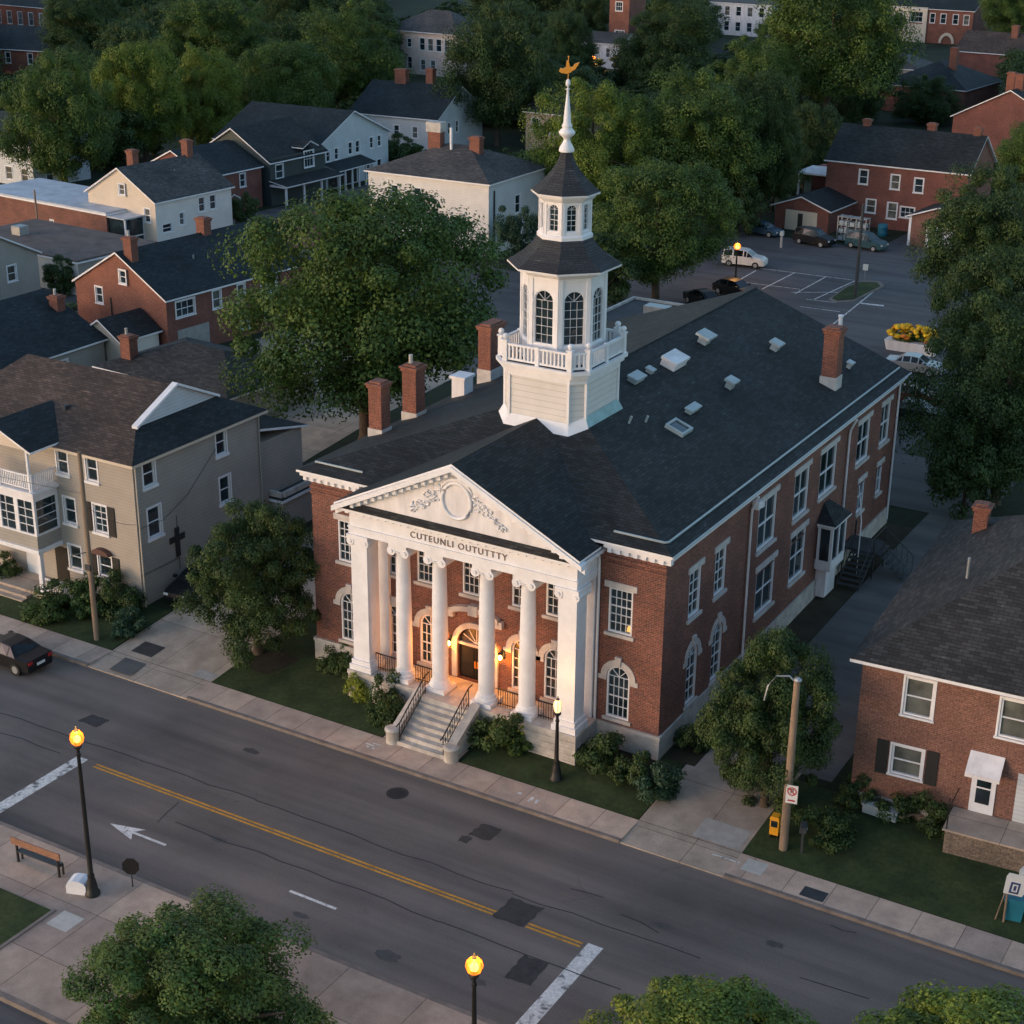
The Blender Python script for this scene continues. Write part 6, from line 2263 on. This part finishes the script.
# sign, bin and meter at the right edge
X = ground_at(1003, 924)
t = thing('street_sign', 'tilted white sign with dark blue emblem on a pale post at the right edge', 'sign', X, R(18))
b = MB()
b.tube([(0, 0, 0), (0, 0, 2.0)], .045, 8)
b.tube([(-.3, .1, 0), (-.05, 0, 1.6)], .03, 6)
b.build('post', WOODPOLE, t)
b = MB(Matrix.Rotation(R(7), 4, 'Y'))
b.prism_y([(-.34, 1.35), (.36, 1.35), (.42, 1.5), (.38, 2.2), (.3, 2.28), (-.32, 2.28), (-.38, 2.1)], -.09, -.06)
sp_ = b.build('sign_plate', SIGNWHITE, t)
b = MB(Matrix.Rotation(R(7), 4, 'Y'))
b.box(-.16, .2, -.1, -.091, 1.42, 1.92)
b.cur = 1
b.box(-.08, -.02, -.105, -.101, 1.5, 1.84)
b.box(-.02, .1, -.105, -.101, 1.78, 1.84)
b.box(-.02, .1, -.105, -.101, 1.5, 1.56)
b.box(.08, .13, -.105, -.101, 1.5, 1.84)
b.build('emblem', [SIGNBLUE, SIGNWHITE], sp_)
X = ground_at(1013, 918)
t = thing('recycling_bin', 'blue recycling bin behind the tilted white sign', 'bin', X, R(10))
b = MB()
b.hexa([(-.3, -.3, 0), (.3, -.3, 0), (.3, .3, 0), (-.3, .3, 0)], [(-.4, -.38, .95), (.4, -.38, .95), (.4, .38, .95), (-.4, .38, .95)])
b.build('body', BINBLUE, t)
b = MB()
b.box(-.43, .43, -.42, .42, .953, 1.02)
b.build('lid', BINBLUE, t)
X = ground_at(1022, 905)
t = thing('utility_meter', 'pale round topped utility meter on a post at the right edge', 'meter', X)
b = MB()
b.tube([(0, 0, 0), (0, 0, 1.1)], .05, 8)
b.build('post', STEEL, t)
b = MB()
b.ball((0, 0, 1.35), .3, 12, 8)
b.build('dial_case', PALEMETAL, t)
X = ground_at(774, 840)
t = thing('newspaper_box', 'small yellow newspaper box beside the pale utility pole', 'newspaper box', X, R(5))
b = MB()
b.box(-.19, .19, -.17, .17, .2, .95)
b.prism_y([(-.21, .95), (.21, .95), (.16, 1.08), (-.16, 1.08)], -.19, .19)
b.build('case', YELLOWP, t)
b = MB()
b.box(-.14, .14, -.185, -.171, .58, .88)
b.build('window', GLASS, t)
b = MB()
for x in (-.15, .15):
    b.box(x-.03, x+.03, -.13, .13, 0, .2)
b.build('feet', IRON, t)
X = ground_at(801, 856)
t = thing('mailbox', 'dark roadside mailbox on a post right of the pale utility pole', 'mailbox', X, R(15))
b = MB()
b.box(-.05, .05, -.05, .05, 0, 1.1)
b.build('post', DKMETAL, t)
b = MB()
b.prism_y([(-.14, 1.1), (.14, 1.1), (.14, 1.28), (.1, 1.36), (-.1, 1.36), (-.14, 1.28)], -.28, .28)
b.cur = 1
b.box(.145, .16, -.15, .05, 1.2, 1.24)
b.build('box', [DKMETAL, SIGNWHITE], t)
# long pale tank / planter lying at the pink house foundation, and scattered debris
X = ground_at(880, 818)
t = thing('garden_trough', 'long pale trough lying in the shrubs below the pink brick wall', 'trough', X, R(-4))
b = MB()
b.box(-.75, .75, -.2, .2, .1, .5)
b.box(-.8, .8, -.24, .24, .503, .56)
b.build('body', PALEMETAL, t)
X = ground_at(918, 822)
t = thing('plank_pile', 'weathered planks thrown beside the trough near the stoop', 'planks', X)
for k in range(5):
    b = MB(Matrix.Rotation(R(-35+22*k), 4, 'Z'))
    b.box(-.9, .9, -.08+.02*k, .06+.02*k, .05+.07*k, .11+.07*k)
    b.build('plank', WOODPOLE, t)
# lot sign on a post beside the island
X = ground_at(864, 285)
t = thing('lot_sign', 'small pale sign on a short post in the parking lot island', 'sign', X, R(10))
b = MB()
b.tube([(0, 0, 0), (0, 0, 1.9)], .04, 6)
b.build('post', STEEL, t)
b = MB()
b.box(-.25, .25, -.05, -.03, 1.4, 2.0)
b.build('sign_plate', SIGNWHITE, t)
X = ground_at(781, 248)
t = thing('pay_station', 'small pale parking pay post beside the black car', 'pay post', X)
b = MB()
b.box(-.12, .12, -.1, .1, 0, 1.3)
b.build('post', STEEL, t)
b = MB()
b.box(-.2, .2, -.14, .14, 1.3, 1.75)
b.build('head', PALEMETAL, t)
# metal cage of crates and blue barrel behind the cars
X = ground_at(852, 243)
t = thing('storage_rack', 'open steel rack of pale crates against the dark brick house', 'rack', X, R(-4))
b = MB()
for x in (-1.6, -.55, .5, 1.6):
    for y in (-.5, .5):
        b.box(x-.05, x+.05, y-.05, y+.05, 0, 2.8)
for z in (.2, 1.0, 1.8, 2.7):
    b.box(-1.65, 1.65, -.55, .55, z, z+.06)
b.build('frame', STEEL, t)
b = MB()
rnd = random.Random(8)
for z in (.26, 1.06, 1.86):
    for k in range(5):
        x = -1.5+k*.62
        b.box(x, x+.5, -.4, .4, z, z+rnd.uniform(.3, .6))
b.build('crate_row', PALEMETAL, t)
X = ground_at(882, 236)
t = thing('barrel', 'blue plastic barrel beside the steel rack', 'barrel', X)
b = MB()
b.lathe([(.5, 0), (.55, .3), (.55, .35), (.5, .4), (.55, .9), (.5, 1.3), (.3, 1.32)], (0, 0), 16)
b.build('body', BINBLUE, t)


# ================================================================== CARS
def car(label, loc, rz, paint, kind='hatch', group='parked cars', name='parked_car'):
    t = thing(name, label, 'car', loc, rz, group)
    if kind == 'hatch':
        st = [(-2.15, .62, .55, .62, .72), (-2.1, .95, .66, .9, .82), (-1.95, 1.02, .7, .95, .86), (-1.35, 1.42, .62, .97, .88), (-.4, 1.5, .62, .96, .89), (.35, 1.45, .62, .95, .89), (1.05, .98, .74, .92, .88), (1.75, .86, .72, .82, .85), (2.1, .72, .62, .7, .76), (2.18, .5, .55, .5, .7)]
        roofi = (3, 5)
    elif kind == 'suv':
        st = [(-2.2, .7, .6, .7, .75), (-2.15, 1.08, .74, 1.05, .88), (-1.98, 1.65, .66, 1.08, .9), (-1.0, 1.74, .68, 1.08, .92), (.1, 1.7, .68, 1.07, .92), (.4, 1.62, .67, 1.06, .92), (1.05, 1.14, .78, 1.05, .9), (1.85, 1.02, .76, .95, .88), (2.15, .82, .68, .8, .8), (2.22, .55, .6, .55, .74)]
        roofi = (2, 5)
    else:
        st = [(-2.25, .6, .6, .6, .74), (-2.2, .92, .7, .9, .84), (-1.4, .98, .74, .94, .88), (-.85, 1.38, .6, .95, .88), (-.2, 1.44, .6, .95, .88), (.4, 1.38, .6, .94, .88), (1.1, .96, .74, .9, .88), (1.85, .85, .72, .8, .84), (2.2, .7, .6, .68, .76), (2.25, .48, .55, .48, .7)]
        roofi = (3, 5)
    body, gl = MB(), MB()
    n = len(st)
    for i in range(n-1):
        xa, za, wa, ba, va = st[i]
        xb, zb, wb, bb, vb = st[i+1]
        top = [(xa, -wa, za), (xb, -wb, zb), (xb, wb, zb), (xa, wa, za)]
        cabin = roofi[0]-1 <= i <= roofi[1]
        glass_top = i in (roofi[0]-1, roofi[1])
        body.poly(top)
        if glass_top:
            p = [Vector(q) for q in top]
            c = sum(p, Vector())/4
            nn = (p[1]-p[0]).cross(p[3]-p[0]).normalized()
            if nn.z < 0:
                nn = -nn
            gl.poly([tuple(c+(q-c)*.86+nn*.012) for q in p])
        for s in (-1, 1):
            side = [(xa, s*va, ba), (xb, s*vb, bb), (xb, s*wb, zb), (xa, s*wa, za)]
            body.poly(side)
            if cabin:
                p = [Vector(q) for q in side]
                c = sum(p, Vector())/4
                gl.poly([tuple(c+(q-c)*.84+Vector((0, s*.012, .006))) for q in p])
            lo = .3
            body.poly([(xa, s*va*.97, lo), (xb, s*vb*.97, lo), (xb, s*vb, bb), (xa, s*va, ba)])
        body.poly([(xa, -va*.97, .3), (xb, -vb*.97, .3), (xb, vb*.97, .3), (xa, va*.97, .3)])
    for i in (0, n-1):
        x, z, w, b_, v = st[i]
        body.poly([(x, -v*.97, .3), (x, v*.97, .3), (x, v, b_), (x, w, z), (x, -w, z), (x, -v, b_)])
    body.build('body', paint, t)
    gl.build('windows', CARGLASS, t)
    for x in (-1.35, 1.35):
        for s in (-1, 1):
            w = MB()
            y0, y1 = s*.70, s*.92
            w.rings([[(x+.33*math.cos(2*math.pi*k/18), y, .33+.33*math.sin(2*math.pi*k/18)) for k in range(18)] for y in (y0, y1)], False)
            wo_ = w.build('wheel', TYRE, t)
            w = MB()
            w.rings([[(x+.2*math.cos(2*math.pi*k/12), y, .33+.2*math.sin(2*math.pi*k/12)) for k in range(12)] for y in (y1, y1+s*.012)], False)
            w.build('rim', STEEL, wo_)
    fx, rxx = st[-2][0], st[1][0]
    for s in (-1, 1):
        h = MB()
        h.box(fx-.1, fx+.06, s*.62-.14, s*.62+.14, st[-2][1]-.14, st[-2][1]-.02)
        h.build('headlight', SIGNWHITE, t)
        h = MB()
        h.box(rxx-.07, rxx+.06, s*.66-.13, s*.66+.13, st[1][1]-.2, st[1][1]-.04)
        h.build('tail_light', TAIL, t)
    h = MB()
    h.box(rxx-.08, rxx-.04, -.26, .26, .55, .68)
    h.build('number_plate', SIGNWHITE, t)
    for s in (-1, 1):
        h = MB()
        h.box(.75, .92, s*.98-.1, s*.98+.1, 1.0, 1.13)
        h.build('mirror', paint, t)
    return t


def gpos(u, v, z=None):
    X = ground_at(u, v)
    return Vector((X.x, X.y, X.z+.02))


car('low black sedan driving away at the left edge of the street', Vector((-13.6, -7.9, RZ)), R(180), CARBLACK, 'sedan')
car('black car parked nose out beside the beige house', Vector((-10.3, 2.9, g(2.9)+.02)), R(-84), CARBLACK, 'sedan')
car('white sport utility car beside the parking lot lamp', gpos(744, 266), R(8), CARWHITE, 'suv')
car('black car in the shade behind the courthouse roof ridge', gpos(735, 296), R(-15), CARBLACK, 'hatch')
car('dark car half hidden under the round tree at the lot edge', gpos(704, 306), R(-30), CARBLACK, 'sedan')
car('blue car at the far left of the parking lot', gpos(762, 235), R(-8), CARBLUE, 'sedan')
car('black car with green tinged roof in front of the brick garage', gpos(814, 245), R(-12), CARBLACK, 'suv')
car('dark teal pickup style car right of the steel rack', gpos(866, 249), R(-12), CARTEAL, 'suv')
car('silver car behind the courthouse corner beneath the yellow flowers', gpos(914, 373), R(4), CARSILVER, 'sedan')
car('dark red car beyond the courthouse rear corner under the large tree', gpos(912, 404), R(2), CARRED, 'sedan')
car('black car nearest the courthouse rear corner in the alley', gpos(914, 420), R(2), CARBLACK, 'sedan')
# flower planter
X = ground_at(912, 352)
t = thing('flower_planter', 'big planter of yellow and orange flowers above the silver car', 'planter', X)
b = MB()
b.hexa([(-2.0, -.6, 0), (2.0, -.6, 0), (2.0, .6, 0), (-2.0, .6, 0)], [(-2.2, -.75, .9), (2.2, -.75, .9), (2.2, .75, .9), (-2.2, .75, .9)])
b.build('tub', WHITE_W, t)
c = bpy.data.objects.new('foliage', crown_with(BUSH[0], LEAF_MID))
COL.objects.link(c)
c.parent = t
c.scale = (2.1, .9, 1.0)
c.location = (0, 0, 1.2)
rnd = random.Random(4)
for nm, mt, k0 in (('yellow_blossoms', FLOWER_Y, 110), ('orange_blossoms', FLOWER_O, 14)):
    b = MB()
    for k in range(k0):
        a, e = rnd.uniform(0, 6.28), rnd.uniform(.0, 1.5)
        x = rnd.uniform(-2.0, 2.0)
        b.ball((x, .85*math.cos(a)*math.cos(e), 1.25+.95*math.sin(e)*math.sqrt(max(0, 1-(x/2.3)**2))), rnd.uniform(.15, .28), 7, 5, .7)
    b.build(nm, mt, t)
# overhead cables
def wire(label, a, b2, sag, r=.012):
    a, b2 = Vector(a), Vector(b2)
    t = thing('overhead_cable', label, 'cable', a)
    m = MB()
    m.tube([tuple((b2-a)*k/10+Vector((0, 0, -sag*4*(k/10)*(1-k/10)))) for k in range(11)], r, 5)
    m.build('cable', DKMETAL, t)


P1 = bpy.data.objects['utility_pole'].location
wire('thin black cable from the brown pole to the beige house corner', (P1.x, P1.y, 7.6), (-11.55, -.25, 5.2), .3)
wire('thin cable running along the street from the brown pole past the left edge', (P1.x, P1.y, 8.2), (P1.x-60, P1.y, 8.4), .8)
